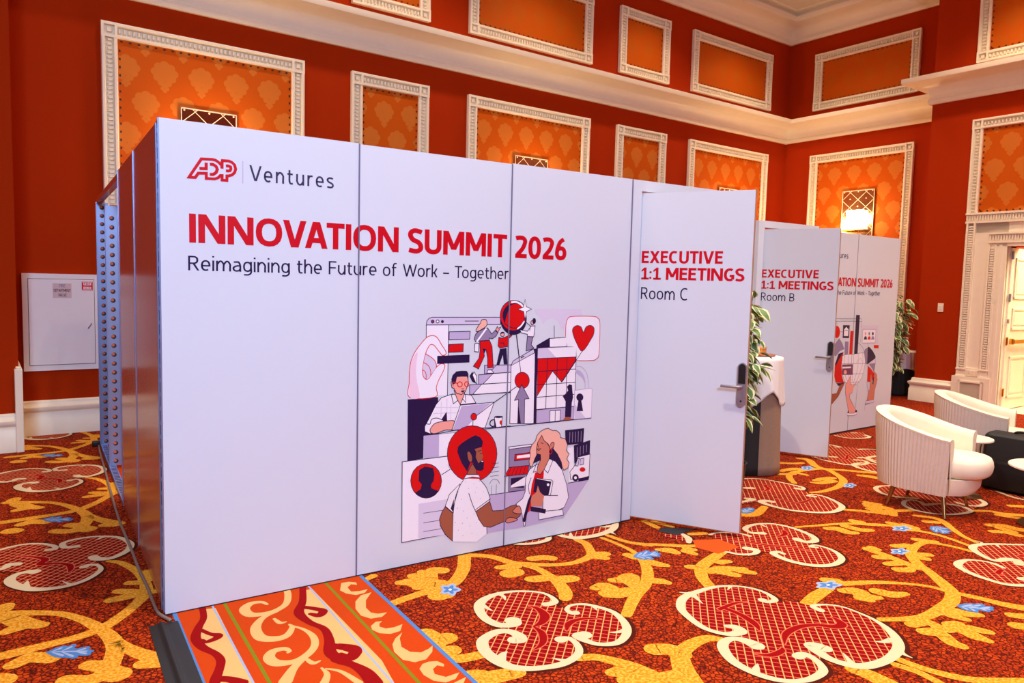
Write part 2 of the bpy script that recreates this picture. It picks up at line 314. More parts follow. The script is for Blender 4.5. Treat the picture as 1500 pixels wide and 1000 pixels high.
# ---- flat patterns: prints on the booth panels (half millimetres on the panel) and the woven carpet (millimetres on the floor)
PRINT_NEAR = (
    'P|F||1|4399 3081 5171 3079 5175 2977 4961 2975 4911 2880 4870 2802 4827 2820 4780 2915 4683 2962 4600 2942 4529 2875 4495 2959 4422 3019;P|K||1|2848 2734 2845 2896 2853 2940 2880 2'
    '968 2920 2980 3874 2976 3877 2886 3141 2885 3148 2031 2873 2048;P|V|N|1|2845 2889 2851 2936 2880 2968 2920 2980 3874 2976 3877 2886;L|N||1|2846 2718 2845 2889;L|N||1|3144 2889 3142'
    ' 2031;P|U|N|1|2946 2929 2945 2923 2943 2919 2938 2915 2933 2912 2927 2911 2922 2912 2916 2915 2912 2919 2909 2924 2908 2929 2909 2935 2912 2940 2916 2944 2921 2946 2927 2947 2933 2'
    '946 2938 2944 2942 2940 2945 2935;P|W|N|1|3012 2930 3011 2925 3009 2920 3005 2916 2999 2913 2993 2912 2988 2913 2982 2916 2978 2920 2975 2925 2974 2930 2975 2936 2978 2941 2982 294'
    '5 2987 2947 2993 2948 2999 2947 3004 2945 3008 2941 3011 2936;P|N||1|3077 2928 3076 2922 3074 2917 3069 2913 3064 2910 3057 2909 3051 2910 3046 2913 3041 2917 3038 2923 3037 2928 3'
    '038 2934 3041 2939 3045 2943 3051 2946 3057 2947 3063 2946 3069 2943 3073 2939 3076 2934;L|N||1|3363 2932 3558 2931;P|L|N|1|3152 2804 3440 2806 3437 2709 3152 2707;P|R|N|1|3153 265'
    '1 3350 2655 3347 2557 3149 2555;P|N||1|2617 2017 3017 2020 3019 1525 2831 1564 2831 1291 2623 1282;Ps|K|R|1|2642 2038 2635 2216 2635 2337 2646 2441 2678 2529 2734 2616 2843 2734 28'
    '97 2759 2942 2762 2992 2735 3053 2648 3110 2568 3109 2535 3069 2520 3032 2554 2971 2626 2935 2654 2899 2652 2868 2612 2842 2552 2817 2451 2803 2346 2815 2280 2852 2243 2892 2254 29'
    '14 2288 2985 2379 3030 2414 3067 2421 3099 2406 3095 2366 3060 2293 3015 2213 2989 2132 2982 2025;Ps|Q||1|2645 2042 2639 2216 2640 2337 2652 2441 2687 2520 2735 2567 2724 2438 2721'
    ' 2333 2736 2211 2770 2034;Ps|F||1|2847 2539 2901 2513 2956 2471 2982 2420 2983 2379 2914 2292 2892 2256 2856 2246 2820 2280 2807 2346 2819 2451;Ls|R||1|2845 2544 2901 2513 2956 247'
    '1 2984 2420 2985 2379;Ls|R||1|2815 2445 2867 2417 2899 2375 2913 2325 2911 2288;Ls|R||1|2803 2358 2837 2336 2852 2295 2851 2246;P|N||1|2996 2518 3440 2519 3440 2422 2996 2421;P|V|N'
    '|1|3656 2378 4050 2369 4053 2273 3658 2271;P|L|N|1|3656 2378 3832 2375 3715 2272 3658 2271;P|K|N|1|3574 2263 4053 2274 4057 2142 3577 2145;P|L|N|1|3574 2263 3782 2267 3643 2145 357'
    '7 2145;P|K|N|1|3448 2144 4057 2142 4060 2012 3450 2023;P|L|N|1|3448 2144 3624 2144 3496 2023 3450 2023;L|N||1|3487 2020 4060 2018;L|N||1|4122 2763 4206 2271;P|K|N|1|4446 2571 5097 '
    '2574 5091 1584 4458 1578;P|V||1|4451 2571 5091 2573 5087 2435 4461 2434;P|K||1|4613 2570 5097 2574 5092 2435 4766 2432;P|R|N|1|4461 2434 5087 2435 5087 2386 4863 2106 4708 2258 446'
    '7 1938;P|K|N|1|4644 2694 4928 2706 4933 2578 4648 2579;P|N|N|1|4441 2605 4644 2699 4648 2579 4442 2571;L|N||1|4714 2864 4720 2704;P|L|N|1|4463 1758 5085 1761 5091 1584 4464 1577;P|'
    'K|N|1|4684 1730 4856 1728 4855 1571 4685 1573;L|N||1|4772 1727 4773 1572;L|N||1|4618 2429 4613 1759;L|N||1|4781 2432 4781 1761;L|N||1|4938 2435 4950 1767;L|N||1|4446 2264 5094 2271'
    ';L|N||1|4452 2090 5094 2090;L|N||1|4457 1925 5089 1926;L|N||1|4462 1763 5085 1761;L|N||1|4455 2434 5092 2435;L|N||1|5097 2574 5091 1584 4464 1577;P|K|L|1|5087 1979 5361 1994 5392 1'
    '979 5393 1572 5092 1578;Ls|L||1|5097 2306 5198 2293 5292 2191 5334 1995;Ls|L||1|5110 2253 5201 2213 5256 2121 5266 1996;Ps|L||1|5098 2262 5189 2231 5256 2130 5258 2068 5215 2141 51'
    '00 2218;P|V||1|5095 1792 5103 1581 5294 1580;P|N||1|5241 1875 5239 1859 5231 1844 5218 1833 5201 1827 5183 1825 5164 1829 5147 1838 5133 1851 5124 1866 5120 1883 5122 1899 5130 191'
    '4 5143 1925 5160 1931 5178 1933 5197 1929 5214 1920 5228 1908 5238 1892;P|N||1|5159 1850 5204 1847 5245 1683 5132 1691;P|K||1|4910 2715 4910 2888 4940 2957 5004 2983 5361 2982 5454'
    ' 2955 5491 2883 5493 2470 5454 2400 5386 2379 5105 2385 5091 2571 4937 2584;Ls|R||1|4906 2715 4907 2871 4936 2954 5015 2983 5361 2982 5454 2955 5492 2874 5493 2470 5454 2400 5375 2'
    '377 5105 2384;Ps|R|N|1|5024 2765 5028 2826 5093 2860 5165 2837 5208 2767 5247 2836 5321 2860 5386 2827 5389 2750 5351 2680 5200 2510 5084 2641;L|N||1|5200 2515 4874 2109;P|N||1|493'
    '5 1944 4977 1986 4953 2040 4996 2069 5040 2053 5047 1990 5064 1883 5045 1813 5039 1618 4935 1626 4939 1838 4888 1912;P|B||1|4942 1626 4900 1585 4992 1577 5041 1579 5035 1618;P|K|N|'
    '1|4050 2360 4078 2414 4127 2441 4395 2564 4416 2555 4437 1579 4052 1611;P|N||1|4401 2565 4461 2570 4458 2093 4468 1577 4421 1581 4414 2504;P|V|N|1|4054 2360 4078 2414 4127 2441 439'
    '5 2564 4411 2512;L|N||1.5|4196 2452 4250 2475;L|N||1|4118 2746 4202 2267;P|R|N|1|4339 2154 4334 2121 4319 2092 4295 2070 4263 2056 4228 2053 4193 2060 4162 2077 4136 2102 4120 2132'
    ' 4113 2165 4118 2198 4133 2227 4157 2249 4187 2262 4222 2266 4257 2259 4289 2243 4315 2218 4332 2187;P|G|N|1|4221 2106 4340 1916 4273 1913 4277 1593 4172 1601 4178 1914 4115 1907;P'
    '|N||1|4176 1855 4224 1597 4176 1601;L|N||1|4137 2082 3810 1900;P|N|N|1|4268 2949 4264 2905 4251 2863 4228 2826 4197 2795 4161 2772 4119 2758 4076 2754 4032 2760 3990 2775 3953 2799'
    ' 3921 2830 3898 2867 3882 2908 3876 2951 3880 2995 3893 3035 3915 3072 3944 3103 3980 3126 4021 3141 4064 3146 4108 3141 4150 3127 4188 3104 4221 3073 4245 3035 4262 2993;P|R|N|1|4'
    '261 2996 4257 2952 4243 2911 4221 2874 4190 2844 4153 2821 4112 2807 4068 2803 4025 2809 3983 2823 3946 2847 3915 2877 3891 2914 3875 2954 3869 2997 3873 3039 3886 3079 3908 3116 3'
    '938 3146 3974 3169 4014 3183 4057 3189 4101 3184 4143 3170 4181 3147 4213 3117 4238 3080 4254 3039;P|N||1|4247 2996 4242 2955 4226 2916 4199 2884 4164 2859 4123 2843 4079 2838 4034'
    ' 2844 3993 2860 3957 2886 3930 2918 3912 2956 3905 2997 3910 3037 3925 3075 3951 3107 3985 3132 4026 3148 4070 3153 4114 3148 4156 3133 4192 3108 4221 3075 4239 3037;Ps|R|N|1|4003 '
    '3103 4047 3141 4115 3151 4185 3123 4233 3055 4241 2978 4203 2901 4136 2844 4056 2841 3976 2875 3941 2923;Ls|W||2.6|4030 3165 4103 3170 4167 3146 4214 3108;Ls|W||2.2|4131 2827 4187 '
    '2863 4237 2925;Ls|N||1|4023 3184 4103 3187 4184 3161 4231 3113;P|W|N|1|4239 3207 4260 3111 4344 3081 4268 3049 4247 2952 4222 3049 4134 3077 4219 3105;P|G|N|1|3560 2805 3635 2836 3'
    '689 2845 3751 2769 3799 2811 3841 2782 3812 2735 3758 2708 3719 2718 3714 2690 3579 2685 3520 2675 3498 2713 3518 2768;Ps|H|N|1|3605 2946 3659 2948 3679 2915 3672 2869 3613 2832 35'
    '39 2800 3522 2819 3548 2861 3584 2907;L|W||2.4|3536 2675 3672 2839;P|K|N|1|3510 2652 3569 2656 3566 2548 3507 2555;P|S|N|1|3808 2820 3831 2862 3843 2838 3884 2855 3854 2810 3839 27'
    '85;P|R|N|1|3579 2683 3720 2690 3760 2613 3784 2348 3701 2346 3698 2464 3673 2578 3635 2579 3652 2494 3571 2338 3495 2374 3573 2469 3587 2562;P|N||1|3619 2594 3673 2578 3649 2522;P|'
    'N||1|3484 2309 3536 2157 3482 2183 3443 2255;P|W|N|1|3506 2304 3545 2250 3550 2152 3530 2171 3486 2263;P|W|N|1|3706 2318 3761 2316 3795 2277 3691 2277;P|S|N|1|3938 2761 3937 2752 3'
    '933 2745 3927 2738 3919 2734 3910 2733 3901 2735 3893 2739 3886 2745 3882 2753 3880 2762 3881 2771 3885 2779 3892 2785 3900 2789 3909 2790 3918 2789 3926 2784 3932 2778 3937 2770;P'
    '|N||1|3881 2762 3888 2789 3933 2792 3937 2771 3906 2773;P|R|N|1|3857 2723 3902 2712 3946 2723 4030 2755 4053 2745 4003 2703 3995 2607 3872 2590 3846 2621 3852 2687;L|N||1|3875 2653'
    ' 3931 2652 3938 2618;P|N||1|3877 2577 3975 2587 3992 2378 3939 2380 3922 2500 3875 2377 3830 2379;P|K|N|1|4171 2815 4288 2794 4344 2861 4406 2863 4390 2722 4290 2728 4289 2755 4195'
    ' 2776;P|S|N|1|4384 2905 4383 2896 4380 2889 4375 2883 4369 2879 4361 2878 4354 2879 4347 2883 4342 2889 4339 2897 4337 2905 4338 2914 4341 2921 4346 2927 4353 2931 4360 2932 4367 2'
    '931 4374 2927 4379 2921 4383 2913;P|N||1|4418 2927 4417 2916 4413 2905 4407 2897 4399 2892 4391 2890 4382 2892 4374 2897 4367 2906 4363 2916 4361 2927 4362 2939 4366 2949 4372 2957'
    ' 4379 2962 4388 2964 4397 2962 4405 2957 4412 2949 4416 2938;P|G|N|1|4290 2726 4378 2720 4352 2618 4395 2578 4348 2554 4275 2542;L|N||1|4261 2911 4333 2862 4323 2803;P|K|N|1|3191 2'
    '042 3358 2036 3475 2015 3542 1912 3329 1908 3240 1664 3086 1621 2915 1582 2845 1615 2842 1675 2902 1774 2989 1932 3059 2009;L|F||1|3060 1963 3058 1771;L|F||1|3136 1995 3138 1848;L|'
    'F||1|3194 1917 3192 1733;L|F||1|2980 1896 3299 1873;L|F||1|2951 1825 3269 1810;P|N||1|3134 1837 3064 1743 3116 1702 3144 1723;Ps|S|N|1|2924 1649 2993 1708 3177 1720 3242 1705 3221 '
    '1610 3117 1608 2996 1579 2930 1590 2915 1618;Ls|N||1|2863 1709 2913 1701 2932 1754 3002 1766 3074 1738;P|S|N|1|3232 2086 3379 2045 3344 1954 3319 1909 3276 1977;P|S|N|1|3233 2256 3'
    '417 2257 3429 2181 3411 2117 3389 2063 3337 2030 3264 2052 3228 2114 3200 2124 3186 2194 3219 2202;P|N||1|3220 2128 3190 2221 3207 2276 3258 2319 3331 2325 3405 2320 3427 2284 3429'
    ' 2186 3408 2248 3270 2256 3249 2172 3220 2165;L|R||1.2|3344 2156 3342 2147 3338 2138 3331 2131 3321 2127 3311 2127 3301 2129 3291 2134 3284 2141 3279 2150 3277 2160 3278 2169 3283 '
    '2178 3290 2185 3299 2189 3310 2190 3320 2187 3330 2182 3337 2175 3342 2166 3344 2156;L|R||1.2|3436 2153 3435 2144 3431 2135 3424 2129 3416 2125 3407 2124 3398 2126 3389 2131 3383 2'
    '138 3378 2147 3377 2156 3378 2166 3382 2174 3388 2181 3396 2184 3405 2185 3415 2183 3423 2179 3430 2172 3434 2163 3436 2153;L|R||1.2|3209 2195 3277 2171;P|N||1|3326 2080 3383 2082 '
    '3363 2055 3337 2058;L|N||1|3336 2101 3369 2099;L|N||1|3217 2054 3197 2028 3225 1925 3288 1962;L|N||1|3351 1981 3397 1927 3388 2030;P|K|N|1|3322 1901 3810 1904 3682 1588 3210 1599;P'
    '|L||1|3340 1887 3761 1893 3588 1777 3389 1595 3225 1607;L|N||1|3810 1904 3562 1755;P|R|N|1|3559 1739 3557 1726 3551 1715 3542 1706 3530 1701 3517 1700 3503 1703 3491 1710 3482 1720'
    ' 3475 1733 3473 1746 3475 1759 3480 1770 3490 1779 3502 1784 3515 1785 3528 1782 3540 1775 3550 1765 3557 1752;L|N||1|3506 1703 3505 1630;L|N||1|3814 1906 4005 2010 4148 2086;L|N||'
    '1|2832 1566 3328 1562;L|N||1|2954 1568 3251 1594 4067 1579;P|L||1|2832 1566 3036 1565 3038 1292 2838 1290;P|K||1|3038 1565 3252 1564 3179 1432 3153 1291 3040 1291;L|N||1|3680 1573 '
    '4474 1573 5391 1578;P|K|N|1|3817 1710 3935 1715 3926 1579 3836 1578;P|N||1|3937 1706 3934 1702 3926 1699 3912 1697 3895 1696 3876 1697 3857 1699 3840 1703 3826 1707 3818 1711 3815 '
    '1716 3817 1720 3826 1723 3839 1725 3856 1726 3875 1725 3894 1723 3912 1720 3925 1715 3934 1711;P|R||1|3933 1634 3930 1617 3921 1607 3910 1608 3900 1620 3896 1637 3899 1655 3908 166'
    '5 3919 1664 3929 1652;Ls|N||1.6|3817 1684 3767 1671 3754 1628 3789 1596 3832 1604;P|N||1|3814 1676 3821 1701 3851 1580 3820 1579;P|K||1|2556 1282 3182 1283 3166 1145 3379 965 3251 '
    '655 3144 308 2564 306;L|N||1|3182 1283 2556 1282 2564 306 3148 310;P|F||1|2777 745 3155 747 3135 304 2778 319;L|N||0.7|2842 620 3129 617;L|N||0.7|2844 500 3065 499;L|N||0.7|2846 39'
    '2 3086 389;P|R|N|1|3081 986 3072 921 3043 866 2997 825 2939 802 2876 801 2812 820 2755 858 2709 911 2680 973 2669 1039 2678 1102 2705 1156 2749 1197 2805 1220 2869 1223 2932 1206 2'
    '991 1169 3038 1117 3069 1053;P|N||1|2772 1025 2779 1157 2851 1190 2961 1161 2984 1083 2973 1000 2937 954 2947 911 3044 864 2985 813 2912 801 2821 819 2726 885 2801 922 2815 978;L|N'
    '||1|3079 1062 3195 1115;P|L||1|3549 710 4294 715 5019 708 5381 711 4959 232 4849 240 4330 216 3742 227 3730 305 3596 344;L|N||1|3768 716 4356 707;L|N||1|5019 708 5381 711;P|R|N|1|3'
    '868 1238 3862 1168 3843 1103 3810 1044 3766 995 3711 957 3648 931 3581 919 3511 921 3441 937 3374 966 3312 1006 3259 1056 3214 1114 3181 1178 3161 1246 3153 1314 3158 1381 3176 144'
    '4 3207 1501 3249 1550 3300 1588 3360 1615 3425 1630 3494 1630 3564 1618 3632 1592 3696 1553 3753 1504 3800 1445 3836 1380 3859 1310;L|N||0.6|3792 1116 3900 1116;L|N||0.6|3793 1063 '
    '3901 1063;L|N||0.6|3784 1008 3903 1006;L|N||0.6|3775 956 3904 956;L|N||0.6|3799 838 3798 718;L|N||0.6|3870 841 3869 717;Ls|N||0.6|3768 855 3791 896 3838 913 3889 892 3917 844;P|K||'
    '1|3342 918 3389 978 3615 944 3718 817 3783 658 3565 548 3690 326 3741 309 3743 219 3594 138 3251 203 3251 655;P|K|N|1|3338 919 3191 801 3137 664 3249 561 3266 688;P|N||1|3257 741 3'
    '257 560 3214 623;P|B|N|1|3137 658 3248 558 3247 207 3144 308 3076 425 3061 513 3092 594;Ls|N||1|3389 964 3333 885 3278 755 3248 553;P|B|N|1|3565 548 3773 636 3822 501 3973 487 4097'
    ' 525 4199 532 4266 436 4247 369 4143 325 3998 334 3792 291 3694 321 3618 426;Ls|N||1|3465 781 3513 652 3561 549;P|K|N|1|3561 552 3773 659 3780 635 3569 530;Ls|N||1|3615 944 3722 81'
    '6 3783 658;L|N||1|3739 304 3746 210;P|N||1|3423 925 3421 922 3417 922 3415 926 3417 930 3421 929;P|N||1|3541 893 3539 889 3535 890 3533 894 3535 897 3539 897;P|N||1|3464 842 3462 8'
    '38 3458 839 3455 843 3458 847 3462 846;P|N||1|3620 918 3618 914 3614 914 3611 919 3613 922 3618 922;P|N||1|3582 835 3580 831 3576 832 3574 836 3576 840 3580 839;P|N||1|3684 769 368'
    '2 765 3677 766 3675 770 3677 774 3681 773;P|N||1|3319 818 3317 815 3313 815 3311 819 3313 823 3317 822;P|N||1|3370 716 3368 713 3363 713 3361 717 3363 721 3367 720;P|N||1|3507 688 '
    '3505 684 3500 685 3498 689 3500 693 3505 692;P|N||1|3314 612 3312 608 3308 609 3305 613 3307 617 3312 616;P|N||1|3402 564 3400 560 3396 561 3393 565 3395 569 3400 568;P|N||1|3453 4'
    '69 3451 465 3446 466 3444 470 3446 474 3451 473;P|N||1|3550 507 3548 503 3544 504 3542 508 3544 511 3548 511;P|N||1|3289 434 3287 430 3282 431 3280 435 3282 439 3287 438;P|N||1|338'
    '6 410 3384 406 3380 407 3377 411 3379 415 3384 414;P|N||1|3495 357 3493 354 3488 354 3486 359 3488 362 3492 362;P|N||1|3593 386 3591 382 3587 383 3584 387 3586 391 3591 390;P|N||1|'
    '3329 332 3327 328 3323 329 3321 333 3323 337 3327 336;P|N||1|3527 255 3524 252 3520 253 3518 257 3520 261 3524 260;P|N||1|3399 251 3397 247 3393 248 3390 252 3393 256 3397 255;P|N|'
    '|1|3564 776 3562 773 3558 773 3555 777 3557 781 3562 780;P|N||1|3646 686 3644 682 3639 683 3637 687 3639 691 3643 690;P|B|N|1|3509 1155 3565 1072 3583 1003 3431 1021 3467 1093;P|B|'
    '|1|3537 1337 3634 1342 3647 1264 3665 1223 3649 1196 3672 1146 3640 1111 3585 1117 3550 1226;P|N||1|3438 1058 3358 1172 3292 1320 3301 1385 3353 1427 3448 1474 3544 1508 3620 1472 '
    '3655 1416 3645 1350 3537 1333 3562 1292 3556 1226 3596 1145 3649 1187 3678 1145 3674 1059 3631 1042 3576 1061 3531 1123 3517 1163 3481 1167;Ps|B||1|3436 1296 3462 1304 3496 1251 35'
    '02 1193 3476 1177 3448 1218;L|N||1|3581 1297 3635 1308;L|N||1|3617 1265 3647 1266;L|W||1|3639 1167 3663 1161;P|K|N|1|3426 1022 3599 1002 3630 956 3513 980 3386 972;P|G|N|1|4050 127'
    '9 4404 1277 4387 706 4058 716;P|K|N|1|4045 1308 4399 1308 4400 1281 4050 1275;P|R|N|1|4142 1198 4386 1201 4379 1115 4137 1116;P|W||1|4175 1180 4383 1179 4378 1138 4172 1143;P|R|N|1'
    '|4063 1039 4363 1030 4350 919 3987 930;L|N||0.8|4093 1038 4038 932;L|N||0.8|4147 1036 4098 929;L|N||0.8|4201 1034 4158 927;L|N||0.8|4256 1033 4219 925;L|N||0.8|4311 1031 4280 923;P'
    '|N||1|4087 892 4310 890 4294 736 4090 771;P|K||1|4094 797 4326 891 4309 768 4090 770;P|N||1|4943 1445 5271 1446 5263 1235 4960 1239;P|N||1|5100 1221 5385 1269 5385 1068 5121 970;L|'
    'G||1|5026 1411 5025 1268;L|G||1|5075 1411 5073 1267;L|G||1|5124 1411 5123 1265;L|G||1|5173 1411 5172 1264;L|G||1|5222 1411 5222 1263;L|G||1|5161 1191 5162 1056;L|G||1|5215 1199 521'
    '6 1072;L|G||1|5269 1206 5269 1088;L|G||1|5324 1213 5323 1104;P|K||1|5001 1199 5101 1197 5115 718 5037 718;P|K|N|1|5047 862 5122 934 5174 1051 5389 1071 5384 738 5062 757;P|V|N|1|51'
    '38 936 5170 1028 5204 1033 5185 927;P|V|N|1|5224 1022 5283 1028 5280 941 5216 937;P|R||1|5317 862 5311 846 5292 836 5266 835 5239 843 5220 857 5212 874 5218 890 5237 900 5263 901 5'
    '290 894 5310 879;P|N||1|5197 747 5386 764 5381 717 5198 714;P|N||1|5203 761 5198 739 5183 724 5161 717 5136 720 5113 732 5096 752 5090 775 5095 796 5110 812 5132 819 5157 816 5180 '
    '804 5197 784;P|W||1|5171 765 5167 753 5155 746 5139 748 5127 758 5122 771 5126 783 5138 790 5153 788 5166 778;P|N||1|4688 1127 4739 1222 4838 1122 4903 1014 4914 911 4745 1031 4543'
    ' 1076 4425 1046 4449 1109 4499 1180;P|K|N|1|4460 1019 4701 1080 4799 1033 4913 904 4997 696 5038 510 4965 376 4856 356 4661 368 4607 402 4611 584 4424 544 4363 482 4330 225 4310 22'
    '0 4273 400 4177 541 4277 599 4316 681 4320 871 4379 977;P|K|N|1|4544 382 4944 352 4958 274 4548 270;P|R||1|4470 922 4610 932 4607 835 4502 691 4396 413 4366 395 4420 771;P|T||1|451'
    '7 741 4556 648 4626 586 4595 449 4422 474 4401 599 4493 648;P|N||1|4409 476 4664 399 4651 341 4407 411;P|N||1|4283 294 4361 553 4404 634 4425 613 4328 274;P|K|N|1|4487 847 4743 786'
    ' 4766 762 4729 575 4692 584;P|N||1|4472 843 4738 766 4697 583 4611 597 4556 648 4517 741 4493 648 4445 663;P|W||1|4707 727 4703 716 4692 710 4679 712 4668 721 4664 733 4667 744 467'
    '8 749 4691 748 4702 739;L|N||1|4622 593 4853 561;Ps|T|N|1|4130 439 4169 494 4229 506 4262 442 4247 399;Ps|T|N|1|4023 330 4046 366 4102 374 4189 343 4198 321 4064 306;P|T|N|1|4477 1'
    '248 4495 1323 4558 1411 4669 1273 4701 1231 4692 1082 4614 946 4549 886 4495 916 4505 1003 4552 1086 4547 1153 4489 1170;P|H|N|1|4662 1497 4595 1490 4530 1463 4479 1413 4461 1349 4'
    '404 1300 4374 1226 4383 1149 4365 1085 4380 1018 4419 1013 4456 1108 4487 1160 4477 1248 4495 1323 4558 1411 4600 1335 4669 1284 4691 1232 4743 1299 4766 1286 4753 1209 4823 1135 4'
    '896 1014 4913 945 4942 896 5011 922 5030 988 4985 1050 5025 1113 4974 1164 4992 1241 4954 1324 4870 1354 4855 1411 4798 1455 4730 1461;Ps|T|N|1|4716 1291 4743 1301 4766 1286 4758 1'
    '242 4719 1213 4688 1229;P|N|R|1|4734 1176 4731 1159 4723 1148 4712 1144 4700 1150 4691 1163 4687 1180 4690 1197 4698 1208 4709 1211 4721 1206 4730 1193;L|N||1|4488 1236 4551 1235 4'
    '518 1211 4488 1234;Ls|N||1|4514 1349 4495 1312 4510 1256;L|N||1|4548 1313 4588 1298;L|N||1|4497 1060 4435 929 4488 939;L|N||1|4703 1081 4751 1053 4676 889 4614 946;Ls|N||1|4405 861'
    ' 4369 756 4385 644')
PRINT_FAR = (
    'P|F||1|361 2605 1167 2586 1193 2105 478 2134;L|N||0.6|-774 2772 280 2769 351 2747 373 2688;L|N||0.6|-767 2708 366 2697;L|N||0.5|-580 2739 98 2736;L|N||0.6|366 2697 362 2187;L|N||0.'
    '6|-737 2700 -717 2232;P|N||1|-464 2616 -172 2609 -174 2300 -454 2310;P|K||1|-408 2514 -319 2573 -212 2506 -219 2350 -406 2354;L|N||0.8|-391 2493 -226 2490;P|R||1|-579 2455 -581 241'
    '0 -595 2370 -621 2338 -656 2318 -696 2312 -737 2320 -776 2342 -809 2375 -831 2415 -843 2460 -841 2505 -827 2545 -801 2577 -767 2597 -727 2603 -686 2595 -647 2574 -614 2542 -591 250'
    '1;L|N||0.6|-580 2459 -455 2453;P|K|N|0.6|436 2500 1047 2490 1049 2152 443 2165;P|S||1|610 2391 605 2366 586 2350 561 2351 538 2367 527 2393 532 2419 551 2434 577 2434 599 2417;P|N|'
    '|1|503 2247 530 2317 575 2333 625 2315 656 2244;P|G||1|783 2388 778 2362 759 2347 733 2347 711 2364 700 2390 705 2415 724 2431 749 2430 772 2414;P|R||1|675 2243 702 2313 748 2329 7'
    '99 2311 830 2239;P|N||1|955 2385 950 2359 931 2343 905 2343 882 2360 871 2386 876 2412 895 2428 921 2427 944 2411;P|G||1|846 2239 873 2310 920 2326 971 2307 1003 2235;P|R||1|996 20'
    '98 1234 2091 1231 2009 1006 2019;L|N||0.5|714 2161 718 2042;L|S||0.6|1099 2004 835 1817;P|G||1|-954 2014 -743 2200 -608 2310 -462 2193 -348 2042 -545 2000 -708 1876;P|R||1|-717 140'
    '5 -720 1714 -564 1903 -379 1970 -413 1733 -392 1404 -265 1198 -342 1220 -643 1254;P|N||1|-717 1681 -597 1936 -379 1970 -554 1804 -656 1662;P|N||1|-738 1325 -611 1236 -373 1221 -255'
    ' 1247 -307 1168 -515 1164;Ps|K|N|0.6|-371 1895 68 1904 567 1911 633 1757 609 1554 510 1304 306 1164 60 1145 -191 1211 -347 1401 -429 1603 -418 1783;P|G||1|-346 2222 -180 2218 -176 '
    '1905 -327 1910;P|R||1|-127 2472 26 2469 22 1901 -122 1906;P|N||1|84 2857 255 2852 253 1906 98 1911;Ls|N||0.6|-438 1693 628 1658;Ls|N||0.6|-366 1435 562 1404;Ls|N||0.6|-192 1219 395'
    ' 1209;Ls|N||0.6|-146 1904 -147 1639 -89 1387 60 1145;Ls|N||0.6|83 1904 93 1545 76 1144;Ls|N||0.6|285 1905 295 1535 121 1150;Ls|N||0.6|488 1914 507 1610 243 1168;Ls|N||0.6|-312 1910'
    ' -314 1647 -241 1396 -34 1168;Ls|N||0.6|253 2182 454 2067 583 1911;P|U|N|0.6|-406 1667 65 1655 78 1404 -380 1428;P|K||1|-385 1617 9 1607 -2 1566 -381 1576;P|S||1|-178 1475 -184 144'
    '9 -209 1431 -245 1426 -282 1435 -310 1455 -323 1482 -316 1508 -292 1527 -256 1532 -219 1523 -190 1502;L|N||0.4|216 1690 406 1799 495 1711;Ps|N||1|712 2042 877 2003 1039 1878 1095 1'
    '764 727 1634;P|G||1|712 2042 587 2012 547 1946 647 1637 727 1634;P|F|N|0.5|759 1636 1102 1764 1134 1633;P|G||1|824 1629 1124 1630 1093 1428;P|R||1|764 1598 955 1486 1099 1376 1068 '
    '1222 943 1177 779 1196;P|N||1|1059 1300 1127 1279 1083 1100 1033 1103;P|T|N|0.5|922 1350 959 1366 1017 1156 1083 1100 1101 1358 1039 1465 1217 1352 1268 1211 1180 973 1147 697 819 '
    '712 873 941 932 989;P|F|N|0.5|763 1188 894 1180 926 1041 857 942 792 1083;P|F|N|0.5|771 707 1156 710 1164 643 748 632;P|G||1|740 644 1164 643 975 631 751 605;L|N||0.4|751 605 734 4'
    '69;P|B|N|0.5|-790 986 -585 988 -457 1177 -238 1230 -489 916 -764 739;P|S|N|0.5|-203 1178 -26 1367 19 1298 -5 1183 107 1143 271 1200 159 1089 112 958 7 931 1 848 210 630 333 511 263'
    ' 440 30 451 -23 565 -115 789 -200 1012;Ls|N||0.5|7 931 38 795 210 630;L|N||0.5|340 1145 313 690 301 522;P|K|N|0.6|-66 484 13 461 231 443 384 472 375 414 238 383 -42 407;P|N||1|-51 '
    '483 -11 539 13 461;P|N||1|316 520 387 506 380 456 307 462')
LOGO = (
    '1|62|259 4356 374 4544 475 4550 506 4546 533 4529 554 4508 564 4498 568 4549 630 4552 661 4541 685 4519 696 4480 685 4443 660 4417 629 4405 612 4403 611 4358 565 4358 566 4402 550 '
    '4401 529 4377 498 4362 417 4359 418 4409 345 4403 316 4358;0|66|418 4513 417 4454 355 4450;0|66|451 4501 482 4502 509 4487 521 4458 509 4425 481 4404 451 4403;0|62|602 4501 626 450'
    '3 647 4495 650 4475 642 4458 626 4453 602 4452;0|66|566 4545 565 4470;0|62|565 4413 565 4359')
